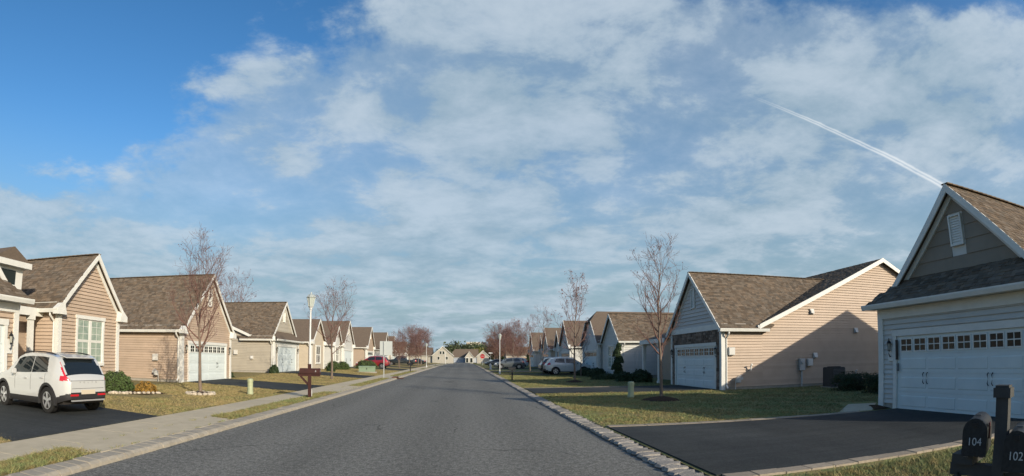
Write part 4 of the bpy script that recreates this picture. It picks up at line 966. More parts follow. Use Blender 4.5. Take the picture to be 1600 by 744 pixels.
# spiral topiary
top = local(empty('spiral_topiary', (11.55, 38.3, gz(11.5, 38.4)), 'slim dark twisted topiary beside the third right house window', 'topiary'))
for k, (z, r, hh) in enumerate(((.45, .44, 1.05), (.95, .42, 1.05), (1.45, .38, 1.05), (1.95, .32, 1.0), (2.4, .22, 1.0))):
    V, F, c = leaf_cloud(90 + k, 1800, .05, ell(r, r, hh * .6)); V = V + [.08 * (-1) ** k, 0, z - .3]
    link('foliage', quads_mesh('foliage', V, F, c), HEDGE, top)['kind'] = 'stuff'
mb = MB(); mb.tube([(0, 0, 0), (0, 0, 2.6)], [.06, .02], 6); mb.build('trunk', BARK, top)
# evergreens and the far wood
def conifer_shape(hh, r):
    def f(rg, n):
        t = rg.uniform(0, 1, n) ** 1.4; a = rg.uniform(0, 6.283, n); rr = r * (1 - t) * (1 + .22 * np.sin(a * 5 + t * 40)) * np.sqrt(rg.uniform(.25, 1, n))
        P = np.stack([np.cos(a) * rr, np.sin(a) * rr, t * hh + .3], 1); Nn = np.stack([np.cos(a), np.sin(a), .4 + 0 * a], 1); return P, Nn
    return f
cf = local(empty('evergreen_tree', (15.2, 110, .4), 'dark green evergreen beside the last right house', 'tree'))
V, F, c = leaf_cloud(7, 5000, .22, conifer_shape(6.4, 2.6)); link('crown', quads_mesh('crown', V, F, c), PINE2, cf)['kind'] = 'stuff'
mb = MB(); mb.tube([(0, 0, 0), (0, 0, 5)], [.16, .04], 6); mb.build('trunk', BARK, cf)
def wood():
    rg = np.random.default_rng(5); Vs = []; Fs = []; Cs = []; n0 = 0
    for k in range(150):
        y = rg.uniform(330, 430); a = rg.uniform(-.20, .30); x = math.tan(a) * y; hh = rg.uniform(12, 18) * (1 if abs(x) < 200 else .9); r = rg.uniform(3.5, 6)
        V, F, c = leaf_cloud(1000 + k, 420, .75, ell(r, r, hh * .62, jit=.3, lump=.4)); c = c * rg.choice([.6, .9, 1.3]) * np.array([rg.uniform(.85, 1.25), 1, .9]); V = V + [x, y, hh * .12]
        Vs.append(V); Fs.append(F + n0); Cs.append(c); n0 += len(V)
    o = link('woodland', quads_mesh('woodland', np.concatenate(Vs), np.concatenate(Fs), np.concatenate(Cs)), PINE); return tag(o, 'dense green wood closing the horizon behind the far houses', 'wood', kind='stuff')
wood()
yt = local(empty('olive_tree_crown', (8.5, 300, .3), 'yellow-green round tree left of the office block', 'tree'))
V, F, c = leaf_cloud(9, 2500, .5, ell(5, 5, 7.5, jit=.3)); link('crown', quads_mesh('crown', V + [0, 0, .5], F, c), leaf_mat('olive_leaf', (.10, .10, .025)), yt)['kind'] = 'stuff'
mb = MB(); mb.tube([(0, 0, 0), (0, 0, 4)], [.3, .15], 6); mb.build('trunk', BARK, yt)

# ------------------------------------------------------------------ mulch rings and bed stones
ring = local(empty('stone_tree_ring', (-10.3, 18.75, gz(-10.3, 18.75)), 'ring of pale stones and mulch round the left lawn tree', 'tree ring'))
mb = MB(); mb.lathe([(.50, 0), (.42, .06), (.1, .11)], (0, 0, 0), 18); mb.build('mulch', MULCH, ring)
sm_ = [rough_block(.19, .13, .12, .02, random) for k in range(4)]
for k in range(17):
    a = k * 2 * math.pi / 17; o = link('ring_stone', sm_[k % 4], mat('pale_stone', (.50, .44, .35), .9, objvar=.2, noise=(15, 3, .3, .7), col2=(.36, .31, .24)), ring, loc=(.56 * math.cos(a), .56 * math.sin(a), .04)); o.rotation_euler = (0, 0, a + 1.57 + random.uniform(-.2, .2))
for (x, y, r, lb) in ((7.15, 18.1, .75, 'dark mulch mound round the slender right lawn tree'), (7.15, 33.4, .6, 'dark mulch mound round the tall budding tree')):
    mb = MB(); mb.lathe([(r, -.02), (r * .8, .05), (r * .35, .12), (.05, .14)], (0, 0, 0), 20); o = mb.build('mulch_ring', MULCH, off=(0, 0, 0), smooth=True)
    for v in o.data.vertices: v.co.x *= 1 + .12 * math.sin(v.co.y * 9); v.co.z += random.uniform(0, .015)
    o.location = (x, y, gz(x, y)); tag(o, lb, 'mulch')
bed = MB(); n = 26
bedp = [(-13.2 + 1.7 * math.cos(k * 6.283 / n) * (1 + .12 * math.sin(k * 1.7)), 17.75 + 1.1 * math.sin(k * 6.283 / n)) for k in range(n)]
bed.add([(x, y, gz(x, y) + .012) for x, y in bedp] + [(-13.2, 17.75, gz(-13.2, 17.7) + .08)], [(k, (k + 1) % n, n) for k in range(n)])
tag(bed.build('planting_bed', MULCH, smooth=True), 'mulched bed under the round shrub and the golden one', 'bed')
bb = empty('bed_edging', (-11.2, 16.2, .15), 'row of pale edging stones along the bed behind the white car', 'edging')
for k in range(13):
    t = k / 12; x, y = -13.2 + 1.5 * t, 16.55 + .2 * t + 1.0 * t * t
    o = link('bed_stone', sm_[k % 4], MATS['pale_stone'], bb, loc=Vector((x, y, gz(x, y) + .04)) - Vector((-11.2, 16.2, .15))); o.rotation_euler = (0, 0, random.uniform(0, 3)); o.scale = (1.0, 1.0, .9)
bed2 = MB(); bed2.add([(x, y, gz(x, y) + .014) for x, y in ((10.95, 11.02), (11.66, 11.02), (11.66, 12.0), (11.9, 12.2))] + [(11.5, 11.45, gz(11, 11.5) + .09)], [(0, 1, 4), (1, 2, 4), (2, 3, 4), (3, 0, 4)])
tag(bed2.build('mulch_bed', MULCH), 'dark mulch wedge at the corner of the near right garage', 'mulch')
# ------------------------------------------------------------------ street furniture
WHITEM = mat('white_metal', (.56, .57, .56), .45, noise=(3, 3, .35, .7), col2=(.48, .49, .48)); GREENU = mat('utility_green', (.20, .27, .18), .6, noise=(6, 4, .35, .7), col2=(.16, .22, .145)); POSTG = mat('pale_green_plastic', (.33, .36, .22), .6, noise=(8, 3, .3, .7), col2=(.28, .31, .19))
LGL = mat('lantern_glass', (.34, .38, .34), .2, .5)
def street_lamp(x, y, label, hgt=3.95):
    r = local(empty('street_lamp', (x, y, gz(x, y)), label, 'street lamp', 'street lamps'))
    mb = MB(); mb.lathe([(.09, 0), (.09, .25), (.06, .32), (.042, .5), (.034, hgt - .62), (.058, hgt - .60), (.058, hgt - .55)], (0, 0, 0), 12); mb.build('pole', WHITEM, r, smooth=True)
    mb = MB(); mb.lathe([(.06, hgt - .56), (.10, hgt - .50), (.12, hgt - .48)], (0, 0, 0), 8); mb.build('lantern_base', WHITEM, r)
    mb = MB(); mb.lathe([(.10, hgt - .48), (.165, hgt - .14)], (0, 0, 0), 8); g_ = mb.build('lantern', LGL, r)
    for k in range(8):
        a = k * math.pi / 4; mb = MB(); mb.tube([(.102 * math.cos(a), .102 * math.sin(a), hgt - .48), (.168 * math.cos(a), .168 * math.sin(a), hgt - .14)], .008, 4); mb.build('rib', WHITEM, g_)
    mb = MB(); mb.lathe([(.195, hgt - .14), (.195, hgt - .12), (.12, hgt - .03), (.04, hgt + .0), (.03, hgt + .05), (.015, hgt + .08)], (0, 0, 0), 8); mb.build('lantern_cap', mat('lamp_cap', (.30, .33, .32), .5), r)
    return r
street_lamp(-5.97, 19.75, 'white street lamp with lantern head beside the maroon mailbox')
street_lamp(3.55, 52.0, 'white street lamp on the right verge left of the white car', 4.0)
street_lamp(-6.3, 88, 'white street lamp far down the left sidewalk', 4.0)
MAROON = mat('maroon_paint', (.055, .020, .016), .6, noise=(5, 3, .3, .7), col2=(.038, .015, .013))
def text(s, size, m, parent, loc, rot, extrude=.002, name='number'):
    c = bpy.data.curves.new(name, 'FONT'); c.body = s; c.size = size; c.align_x = 'CENTER'; c.align_y = 'CENTER'; c.extrude = extrude
    o = bpy.data.objects.new(name, c); COL.objects.link(o); dg = bpy.context.evaluated_depsgraph_get(); me = bpy.data.meshes.new_from_object(o.evaluated_get(dg)); bpy.data.objects.remove(o)
    me.name = name; t = link(name, me, None, parent); me.materials.clear(); me.materials.append(m); t.location = loc; t.rotation_euler = rot; return t
def arch_box(mb, x0, x1, w, z0, h, n=10):
    """mailbox: flat bottom, round top; runs from x0 to x1"""
    pts = [(-w / 2, z0), (w / 2, z0), (w / 2, z0 + h - w / 2)] + [(w / 2 * math.cos(math.pi * k / n), z0 + h - w / 2 + w / 2 * math.sin(math.pi * k / n)) for k in range(1, n)] + [(-w / 2, z0 + h - w / 2)]
    mb.prism([(x0, y, z) for y, z in pts], (x1 - x0, 0, 0))
# two black mailboxes on one post, close on the right
LETTER = mat('white_number', (.40, .41, .40), .6); BOXB = mat('black_mailbox', (.010, .011, .012), .5, .3, noise=(40, 3, .42, .6), col2=(.018, .020, .021))
post = local(empty('mailbox_post', (3.22, 1.94, gz(3.22, 1.9)), 'dark square post with pale side carrying the two black mailboxes', 'post', rz=R(18)))
mb = MB(); mb.box((-.045, -.045, -.1), (.045, .045, 1.24)); mb.build('post', mat('painted_post', (.05, .052, .05), .65, noise=(4, 4, .35, .7), col2=(.03, .031, .03)), post)
mb = MB(); mb.box((-.062, -.062, 1.21), (.062, .062, 1.27)); mb.prism([(-.05, -.05, 1.27), (.05, -.05, 1.27), (.05, .05, 1.27), (-.05, .05, 1.27)], (0, 0, .015)); mb.build('post_cap', MATS['painted_post'], post)
mb = MB(); mb.box((.02, -.26, .69), (.10, .38, .77)); mb.build('cross_arm', MATS['painted_post'], post)
mb = MB(); mb.box((-.12, -.24, .77), (.22, -.09, .795)); mb.build('mounting_board', MATS['painted_post'], post); 
mb = MB(); mb.box((-.02, .20, .77), (.34, .36, .835)); mb.build('mounting_board', MATS['painted_post'], post)
mb = MB(); mb.bar((-.0, .34, .69), (0, .04, .32), .07, .07); mb.build('brace', MATS['painted_post'], post)
def mailbox(x, y, z, num, label, rz):
    b = local(empty('mailbox', (x, y, z), label, 'mailbox', 'black mailboxes', rz)); b.scale = (.94, .94, .94)
    mb = MB(); arch_box(mb, -.22, .27, .18, 0, .25); mb.build('body', BOXB, b, smooth=True)
    mb = MB(); arch_box(mb, -.245, -.222, .188, -.004, .258); d = mb.build('door', BOXB, b, smooth=True)
    mb = MB(); mb.box((-.262, -.02, .20), (-.245, .02, .225)); mb.build('door_pull', BLACK, d)
    mb = MB(); mb.box((-.09, -.104, .10), (-.07, -.092, .20)); mb.box((-.15, -.104, .19), (-.07, -.092, .215)); mb.build('flag', mat('dark_flag', (.06, .02, .02), .5), b)
    for yy in (-.06, .06):
        mb = MB(); mb.tube([(-.236, yy - .018, -.004), (-.236, yy + .018, -.004)], .007, 6); mb.build('hinge', mat('worn_steel', (.14, .14, .14), .5, metal=.5), d)
    mb = MB(); mb.box((-.05, -.025, .252), (-.03, .025, .262)); mb.build('catch', MATS['worn_steel'], b)
    text(num, .075, LETTER, d, (-.249, 0, .095), (R(90), 0, R(-90))); return b
mailbox(3.30, 2.20, gz(3.2, 2.2) + .84, '104', 'black round-topped mailbox numbered 104, the left one', R(28))
mailbox(3.24, 1.80, gz(3.2, 1.8) + .80, '102', 'black round-topped mailbox numbered 102, in front of the post', R(24))
# maroon mailbox by the lamp
mm = local(empty('mailbox', (-5.86, 19.35, gz(-5.86, 19.35)), 'maroon wooden mailbox on a post beside the left street lamp', 'mailbox', rz=R(0)))
mb = MB(); mb.box((-.055, -.055, -.1), (.055, .055, 1.26)); mb.build('post', MAROON, mm)
mb = MB(); mb.box((-.45, -.05, .80), (.42, .05, .90)); mb.build('cross_arm', MAROON, mm)
mb = MB(); arch_box(mb, -.38, .40, .19, .90, .20); bx_ = mb.build('box', MAROON, mm, smooth=True); 
mb = MB(); arch_box(mb, .402, .424, .20, .895, .21); dd = mb.build('door', MAROON, mm, smooth=True)
text('4', .11, LETTER, dd, (.428, 0, .99), (R(90), 0, R(90)))
text('4', .11, LETTER, bx_, (.27, -.098, .99), (R(90), 0, 0))
mb = MB(); mb.bar((-.02, 0, .45), (-.36, 0, .80), .07, .07, up=(0, 1, 0)); mb.build('brace', MAROON, mm)
def simple_mailbox(x, y, label, s):
    r = local(empty('mailbox', (x, y, gz(x, y)), label, 'mailbox'))
    mb = MB(); mb.box((-.05, -.05, -.1), (.05, .05, .72)); mb.build('post', BLACK, r)
    mb = MB(); arch_box(mb, -.25, .25, .19, .72, .25); mb.build('box', BOXB, r, smooth=True); return r
simple_mailbox(3.42, 37.2, 'small black mailbox on the right kerb before the budding tree', 1); simple_mailbox(-5.95, 58, 'small dark mailbox on the left verge before the pickup', -1)
# utility pedestals, transformer, hydrant, signs
for x, y, lb in ((-8.56, 19.85, 'pale green utility post on the left lawn by the sidewalk'), (6.5, 19.75, 'pale green utility post on the right lawn beside the slender tree')):
    r = local(empty('utility_pedestal', (x, y, gz(x, y)), lb, 'utility post', 'green utility posts'))
    mb = MB(); mb.lathe([(.13, -.05), (.13, .10), (.118, .12), (.118, .52)], (0, 0, 0), 14); mb.build('body', POSTG, r, smooth=True)
    mb = MB(); mb.lathe([(.132, .50), (.132, .58), (.12, .62), (.04, .64)], (0, 0, 0), 14); mb.build('cap', POSTG, r, smooth=True)
r = local(empty('transformer_box', (-9.6, 51.5, gz(-9.6, 51.5)), 'green transformer box in front of the red car', 'utility box', rz=R(6)))
mb = MB(); mb.box((-.80, -.5, .08), (.80, .5, .58)); mb.build('cabinet', GREENU, r, bevel=.02)
mb = MB(); mb.prism([(-.83, -.54, .50), (-.83, .5, .58), (-.83, .5, .64), (-.83, -.54, .60)], (1.66, 0, 0)); mb.build('lid', GREENU, r)
mb = MB(); mb.box((-.95, -.65, -.1), (.95, .65, .08)); mb.build('pad', CONC, r)
mb = MB(); mb.box((-.03, -.56, .3), (.03, -.5, .45)); mb.build('latch', BLACK, r)
r = local(empty('fire_hydrant', (3.75, 74, gz(3.75, 74)), 'white fire hydrant on the right verge by the dark cars', 'hydrant'))
mb = MB(); mb.lathe([(.17, 0), (.17, .06), (.12, .07), (.12, .58), (.15, .60), (.15, .64), (.12, .66), (.10, .76), (.03, .82), (.03, .88)], (0, 0, 0), 10); mb.build('barrel', WHITEM, r, smooth=True)
for a in (0, 1.57, 3.14):
    mb = MB(); mb.tube([(0, 0, .48), (.2 * math.cos(a), .2 * math.sin(a), .48)], .055, 8); mb.build('outlet', WHITEM, r)
r = local(empty('street_sign', (-5.93, 38.6, gz(-5.93, 38.6)), 'grey sign board seen from behind on a thin post, left verge', 'sign'))
mb = MB(); mb.box((-.03, -.03, -.2), (.03, .03, 2.75)); mb.build('post', mat('galvanised', (.42, .44, .43), .5, metal=.3), r)
mb = MB(); mb.box((-.32, .032, 1.72), (.62, .052, 2.75)); mb.build('board', mat('sign_back', (.40, .43, .42), .5), r)
r = local(empty('stop_sign', (4.3, 122, gz(4.3, 122)), 'red octagonal stop sign far down the right side', 'sign'))
mb = MB(); mb.box((-.03, .0, -.2), (.03, .05, 2.6)); mb.build('post', MATS['galvanised'], r)
for nm, rr, m_, dy in (('rim', .60, LETTER, -.004), ('face', .56, mat('stop_red', (.45, .02, .02), .5), -.012)):
    mb = MB(); mb.prism([(rr * math.cos(R(22.5 + 45 * k)), dy, 2.1 + rr * math.sin(R(22.5 + 45 * k))) for k in range(8)], (0, .008, 0)); f_ = mb.build(nm, m_, r)
text('STOP', .36, LETTER, f_, (0, -.016, 2.1), (R(90), 0, 0), name='lettering')
r = local(empty('street_name_sign', (6.0, 118, gz(6, 118)), 'thin white street name blade above the far right cars', 'sign'))
mb = MB(); mb.tube([(0, 0, 0), (0, 0, 2.7)], .03, 6); mb.build('post', MATS['galvanised'], r); mb = MB(); mb.box((-.45, -.015, 2.7), (.45, .015, 2.9)); mb.build('blade', WHITEM, r)
r = local(empty('marker_post', (-5.6, 160, gz(-5.6, 160)), 'white marker post at the far left bend', 'post')); mb = MB(); mb.lathe([(.09, 0), (.08, 3.6), (.02, 3.7)], (0, 0, 0), 8); mb.build('post', WHITEM, r)
# air conditioner against the second right house
r = local(empty('air_conditioner', (17.6, 20.7, gz(17.6, 20.7)), 'dark louvred air conditioner against the tan side wall', 'air conditioner'))
mb = MB(); mb.box((-.42, -.42, .05), (.42, .42, .98)); mb.build('casing', mat('ac_dark', (.06, .06, .058), .6), r, bevel=.03)
for k in range(12):
    for sx in (0,):
        mb = MB(); mb.box((-.40, -.445, .12 + k * .068), (.40, -.421, .15 + k * .068)); mb.build('louvre', mat('ac_louvre', (.13, .13, .125), .5), r)
mb = MB(); mb.lathe([(.36, .985), (.36, 1.02), (.05, 1.03)], (0, 0, 0), 16); mb.build('fan_grille', BLACK, r)
mb = MB(); mb.box((-.5, -.5, -.1), (.5, .5, .05)); mb.build('pad', CONC, r)
# storm drain inlet in the left curb and a manhole cover
r = local(empty('storm_drain', (-5.25, 40.3, gz(-5.3, 40.3)), 'rusty storm drain inlet at the left kerb below the sign', 'drain'))
mb = MB(); mb.box((-.25, -.6, -.1), (.12, .6, .11)); mb.build('hood', mat('rusty_iron', (.10, .045, .03), .8), r); mb = MB(); mb.box((.12, -.5, 0.0), (.14, .5, .08)); mb.build('throat', DARK, r)
mb = MB(); mb.box((.14, -.45, -.02), (.62, .45, .012)); mb.build('grate', MATS['rusty_iron'], r)
for x, y, lb in ((-1.0, 36, 'iron manhole cover in the road past the shadow'),):
    mb = MB(); mb.lathe([(.34, 0), (.34, .006), (.30, .009), (.30, .005), (.05, .006)], (0, 0, 0), 20); o = mb.build('manhole_cover', mat('iron_cover', (.05, .048, .045), .7, bump=(60, 1, .01)), off=(0, 0, 0)); o.location = (x, y, zr(y) + .002); tag(o, lb, 'manhole cover')
# ------------------------------------------------------------------ vehicles
def interp(pts, x):
    xs, ys = zip(*pts); return float(np.interp(x, xs, ys))
TYRE = mat('tyre_rubber', (.018, .018, .018), .85, .2); RIMD = mat('wheel_dark', (.03, .03, .032), .4, metal=.3); RIMS = mat('wheel_silver', (.55, .55, .56), .3, metal=.8)
CGLASS = mat('car_glass', (.012, .016, .018), .04, .7); CLAD = mat('black_cladding', (.022, .022, .023), .6); LRED = mat('tail_lamp_red', (.42, .012, .018), .12, .6, coat=.6); LWHITE = mat('clear_lamp', (.60, .60, .60), .1, .6); CHROME = mat('silver_trim', (.50, .50, .50), .3, metal=.6); PLATE = mat('number_plate', (.48, .42, .32), .5)
def wheel(root, x, y, z, r, wd, out, spokes=5):
    w_ = local(empty('wheel', (x, y, z))); w_.parent = root
    s = 1 if out > 0 else -1
    mb = MB(); mb.lathe([(r * .66, -wd / 2), (r * .92, -wd / 2), (r, -wd * .38), (r, wd * .38), (r * .92, wd / 2), (r * .66, wd / 2)], (0, 0, 0), 28, axis='y'); mb.f = mb.f[:-2]; mb.c = mb.c[:-2]; mb.build('tyre', TYRE, w_, smooth=True)
    mb = MB(); mb.lathe([(r * .66, -wd * .3), (r * .66, wd * .3)], (0, s * .0, 0), 24, axis='y'); mb.build('rim_well', RIMD, w_)
    mb = MB(); yo = s * wd * .46
    mb.lathe([(r * .60, yo - s * .02), (r * .685, yo - s * .02), (r * .685, yo), (r * .60, yo)], (0, 0, 0), 28, axis='y')
    mb.f = mb.f[:-2]; mb.c = mb.c[:-2]
    for k in range(spokes):
        a = k * 2 * math.pi / spokes + .3; d = Vector((math.cos(a), 0, math.sin(a))); t = Vector((-math.sin(a), 0, math.cos(a)))
        p = [d * r * .08 + t * r * .07, d * r * .62 + t * r * .13, d * r * .62 - t * r * .13, d * r * .08 - t * r * .07]
        mb.prism([q + Vector((0, yo - s * .03, 0)) for q in p], (0, s * .028, 0))
    mb.lathe([(r * .15, yo - s * .03), (r * .13, yo + s * .004)], (0, 0, 0), 12, axis='y'); mb.build('rim', RIMS, w_, smooth=False)
    return w_
def car(name, label, loc, rz, spec, paint, fine=False):
    """x forward from the rear bumper, body lofted from a top profile, belt line and plan taper; pieces tagged face by face"""
    root = local(empty(name, loc, label, spec.get('cat', 'car'), None, rz))
    Lc, W0 = spec['L'], spec['W'] / 2; top = spec['top']; belt = spec['belt']; sill = spec['sill']; wx = spec['wheels']; rw = spec['rw']; ra = rw * 1.17
    xs = sorted(set([round(v, 3) for v in np.concatenate([np.linspace(0, .14, 6), np.linspace(.14, .7, 40 if fine else 16), np.linspace(.7, Lc - .7, 110 if fine else 34), np.linspace(Lc - .7, Lc, 14)])]))
    nl, ng, nr = (28, 14, 12) if fine else (14, 7, 6)
    def plan(x):
        e = max(0, (.75 - x) / .75, (x - (Lc - 1.0)) / 1.0); c = max(0, (.14 - x) / .14, (x - Lc + .16) / .16); return W0 * (1 - spec.get('taper', .17) * e ** 2.2) * (1 - .085 * c * c)
    prof = [(0, .95), (.12, .985), (.35, 1.0), (.62, .995), (.85, .985), (1, .955)]
    def ring(x):
        W_ = plan(x); zt_ = interp(top, x); zs = interp(sill, x); zbl = min(interp(belt, x), zt_ - .05)
        pts = []
        for k in range(nl + 1): t = k / nl; pts.append((W_ * interp(prof, t), zs + (zbl - zs) * t))
        wr = W_ * .94 - max(0, (zt_ - .06 - zbl)) * spec.get('tumble', .30)
        for k in range(1, ng + 1): t = k / ng; pts.append((W_ * .955 + (wr - W_ * .955) * t ** 1.08, zbl + (zt_ - .05 - zbl) * t))
        for k in range(1, nr + 1): t = k / nr; pts.append((wr * (1 - t), zt_ - .05 + .05 * math.sin(t * math.pi / 2) ** .7))
        return pts
    rings = [ring(x) for x in xs]; K = nl + ng + nr
    bins = {}
    def put(tagname, vs):
        bins.setdefault(tagname, []).append(vs)
    ww = spec['windows']; tl = spec['tail']
    for i in range(len(xs) - 1):
        for k in range(K):
            for sg in (1, -1):
                q = [(xs[i], sg * rings[i][k][0], rings[i][k][1]), (xs[i + 1], sg * rings[i + 1][k][0], rings[i + 1][k][1]), (xs[i + 1], sg * rings[i + 1][k + 1][0], rings[i + 1][k + 1][1]), (xs[i], sg * rings[i][k + 1][0], rings[i][k + 1][1])]
                if sg < 0: q = q[::-1]
                cx = sum(v[0] for v in q) / 4; cy = abs(sum(v[1] for v in q) / 4); cz = sum(v[2] for v in q) / 4
                reg = 'side' if k < nl else ('green' if k < nl + ng else 'top')
                t_ = 'body'
                if reg == 'side' and any(math.hypot(cx - w, cz - rw) < ra for w in wx): continue
                zs = interp(sill, cx)
                if reg == 'side' and cz < zs + spec.get('clad', .12): t_ = 'cladding%d%d' % (sg, sum(cx > w for w in wx))
                if reg == 'green':
                    t = (k - nl + .5) / ng
                    for wi, (a0, a1, b0, b1) in enumerate(ww):      # bottom from..to, top from..to
                        lo = a0 + (b0 - a0) * t; hi = a1 + (b1 - a1) * t
                        if lo < cx < hi and .08 < t < .88: t_ = 'window%d%d' % (wi, sg)
                if reg == 'top':
                    w0, w1 = spec['shield']
                    if w0 < cx < w1 and cy < W0 * .82: t_ = 'windscreen'
                    w0, w1 = spec['rearwin']
                    if w0 < cx < w1 and cy < W0 * (.76 - .25 * max(0, cz - 1.0)): t_ = 'rear_window'
                if tl(cx, cy, cz, reg): t_ = 'tail_lamp_left' if sg > 0 else 'tail_lamp_right'
                if cx > Lc - .35 and spec['lampz'][0] < cz < spec['lampz'][1] and cy > W0 * .52: t_ = 'headlamp_left' if sg > 0 else 'headlamp_right'
                put(t_, q)
    for i, rev in ((0, 0), (len(xs) - 1, 1)):        # ends
        for k in range(K):
            a, b = rings[i][k], rings[i][k + 1]; q = [(xs[i], a[0], a[1]), (xs[i], b[0], b[1]), (xs[i], -b[0], b[1]), (xs[i], -a[0], a[1])]
            cz = (a[1] + b[1]) / 2; put('bumper%d' % i if cz < spec['bump'] else 'body', q if rev else q[::-1])
    mats = dict(body=paint, cladding=CLAD, bumper=CLAD, window=CGLASS, windscreen=CGLASS, rear_window=CGLASS, tail_lamp_left=LRED, tail_lamp_right=LRED, headlamp_left=LWHITE, headlamp_right=LWHITE)
    base = lambda t: t.rstrip('-0123456789')
    names = dict(tail_lamp_left='tail_lamp', tail_lamp_right='tail_lamp', headlamp_left='headlamp', headlamp_right='headlamp', window='side_glass')
    body = None
    for t_ in sorted(bins, key=lambda k: k != 'body'):
        bm = bmesh.new(); vd = {}
        for q in bins[t_]:
            vs = []
            for p in q:
                key = tuple(round(c, 4) for c in p)
                if key not in vd: vd[key] = bm.verts.new(p)
                if vd[key] not in vs: vs.append(vd[key])
            if len(vs) > 2:
                try: bm.faces.new(vs)
                except ValueError: pass
        nm_ = names.get(base(t_), base(t_)); me = bpy.data.meshes.new(nm_); bm.to_mesh(me); bm.free(); me.shade_smooth(); me.set_sharp_from_angle(angle=R(40))
        o = link(nm_, me, mats[base(t_)], root)
        if t_ == 'body': body = o
    # underside and wheel wells
    mb = MB(); zs = interp(sill, Lc / 2); mb.box((.25, -W0 * .80, zs + .02), (Lc - .25, W0 * .80, zs + .12)); mb.build('underbody', DARK, root)
    for w in wx:
        for sg in (1, -1):
            mb = MB(); vs = []; n = 14
            for k in range(n + 1):
                a = math.pi * (1.12 * k / n - .06)
                for (rr, yy) in ((ra, W0 * .70), (ra, W0 * .985)): vs.append((w + rr * math.cos(a), sg * yy, rw + rr * math.sin(a)))
            mb.add(vs, [(2 * k, 2 * k + 1, 2 * k + 3, 2 * k + 2) for k in range(n)]); mb.add([v for v in vs[0::2]], [tuple(range(n + 1))]); mb.build('wheel_well', DARK, root)
            mb = MB()
            for k in range(n):
                a, b = [math.pi * (1.16 * j / n - .08) for j in (k, k + 1)]; r2 = ra + spec.get('arch', .05)
                f = lambda rr, an, yy: (w + rr * math.cos(an), sg * yy, rw + rr * math.sin(an))
                for (y_in, y_out) in ((W0 * .93, W0 * 1.005),):
                    mb.add([f(ra - .012, a, y_out), f(ra - .012, b, y_out), f(r2, b, y_out - .004), f(r2, a, y_out - .004), f(r2, a, y_in), f(r2, b, y_in), f(ra - .012, a, y_in), f(ra - .012, b, y_in)], [(0, 1, 2, 3), (3, 2, 5, 4), (0, 6, 7, 1)])
            mb.build('wheel_arch', CLAD if spec.get('clad', .12) > .05 else paint, root)
            wheel(root, w, sg * (W0 - .115), rw, rw, .21, sg)
    for sg in (1, -1):      # mirrors and handles
        xm = spec['mirror']; zb_ = interp(belt, xm)
        mb = MB(); mb.prism([(xm, sg * (W0 * .93), zb_ + .0), (xm + .16, sg * (W0 * .93), zb_ + .0), (xm + .13, sg * (W0 * .93), zb_ + .14), (xm + .02, sg * (W0 * .93), zb_ + .15)], (0, sg * .19, 0)); mb.build('mirror', paint, root, bevel=.02)
        for xh in spec['handles']:
            mb = MB(); zh = interp(belt, xh) - .13; mb.box((xh, sg * (W0 * .985), zh), (xh + .19, sg * (W0 + .012), zh + .03)); mb.build('door_handle', CHROME if fine else paint, root)
        for xd in spec.get('seams', ()):
            mb = MB(); zs = interp(sill, xd) + .16; zbl = interp(belt, xd)
            mb.tube([(xd, sg * (W0 * interp(prof, t) + .001), zs + (zbl - zs) * t) for t in np.linspace(.15, 1, 8)], .004, 4); mb.build('door_seam', DARK, root)
    if spec.get('rails'):
        for sg in (1, -1):
            mb = MB(); mb.tube([(x, sg * W0 * .70, interp(top, x) - .0) for x in np.linspace(.75, 2.6, 10)], .018, 6); mb.build('roof_rail', BLACK if spec['rails'] == 1 else CHROME, root)
    return root
# shapes: top profile, belt, sill as (x, z); windows as (bottom from, to, top from, to)
SUV_A = dict(L=4.43, W=1.86, rw=.355, wheels=(.88, 3.58), top=[(0, .92), (.03, .98), (.08, 1.04), (.16, 1.13), (.30, 1.31), (.42, 1.44), (.50, 1.51), (.62, 1.56), (.9, 1.605), (1.3, 1.64), (2.0, 1.65), (2.5, 1.62), (2.75, 1.55), (3.35, 1.13), (3.6, 1.08), (4.1, 1.0), (4.3, .90), (4.40, .76), (4.43, .70)],
             belt=[(0, .97), (.6, 1.08), (1.1, 1.06), (2.2, 1.01), (3.3, .99), (4.43, .93)], sill=[(0, .42), (.4, .31), (1.3, .25), (3.2, .25), (4.0, .28), (4.43, .36)], windows=[(.86, 1.79, 1.02, 1.77), (1.82, 3.16, 1.80, 2.70)],
             taper=.24, tumble=.36, shield=(2.70, 3.32), rearwin=(.11, .50), tail=lambda x, y, z, r: (r == 'green' and 1.0 < z < 1.44 and x < .155 + (z - 1.0) * .84 - (.05 if z > 1.25 else 0)) or (x < .30 and .90 < z < 1.03 and y > .5 and r != 'top'), lampz=(.68, .84), bump=.60, mirror=2.72, handles=(1.05, 2.0), seams=(1.80, 2.78, .98), clad=.16, arch=.06, rails=1)
SUV_B = dict(L=4.5, W=1.84, rw=.35, wheels=(.88, 3.55), top=[(0, .90), (.06, .97), (.12, 1.05), (.40, 1.42), (.5, 1.53), (.75, 1.60), (1.4, 1.67), (2.1, 1.66), (2.6, 1.58), (3.45, 1.08), (3.9, 1.0), (4.3, .88), (4.45, .72), (4.5, .66)],
             belt=[(0, 1.0), (.8, 1.10), (1.4, 1.05), (3.4, .98), (4.5, .9)], sill=[(0, .40), (.5, .3), (3.8, .26), (4.5, .34)], windows=[(.72, 1.75, .95, 1.72), (1.80, 3.15, 1.78, 2.62)], shield=(2.66, 3.42), rearwin=(.15, .46),
             tail=lambda x, y, z, r: r in ('green', 'side') and x < .42 and .93 < z < 1.14, lampz=(.68, .84), bump=.55, mirror=2.72, handles=(1.05, 2.0), seams=(1.78, 2.8), clad=.07, arch=.03, rails=2)
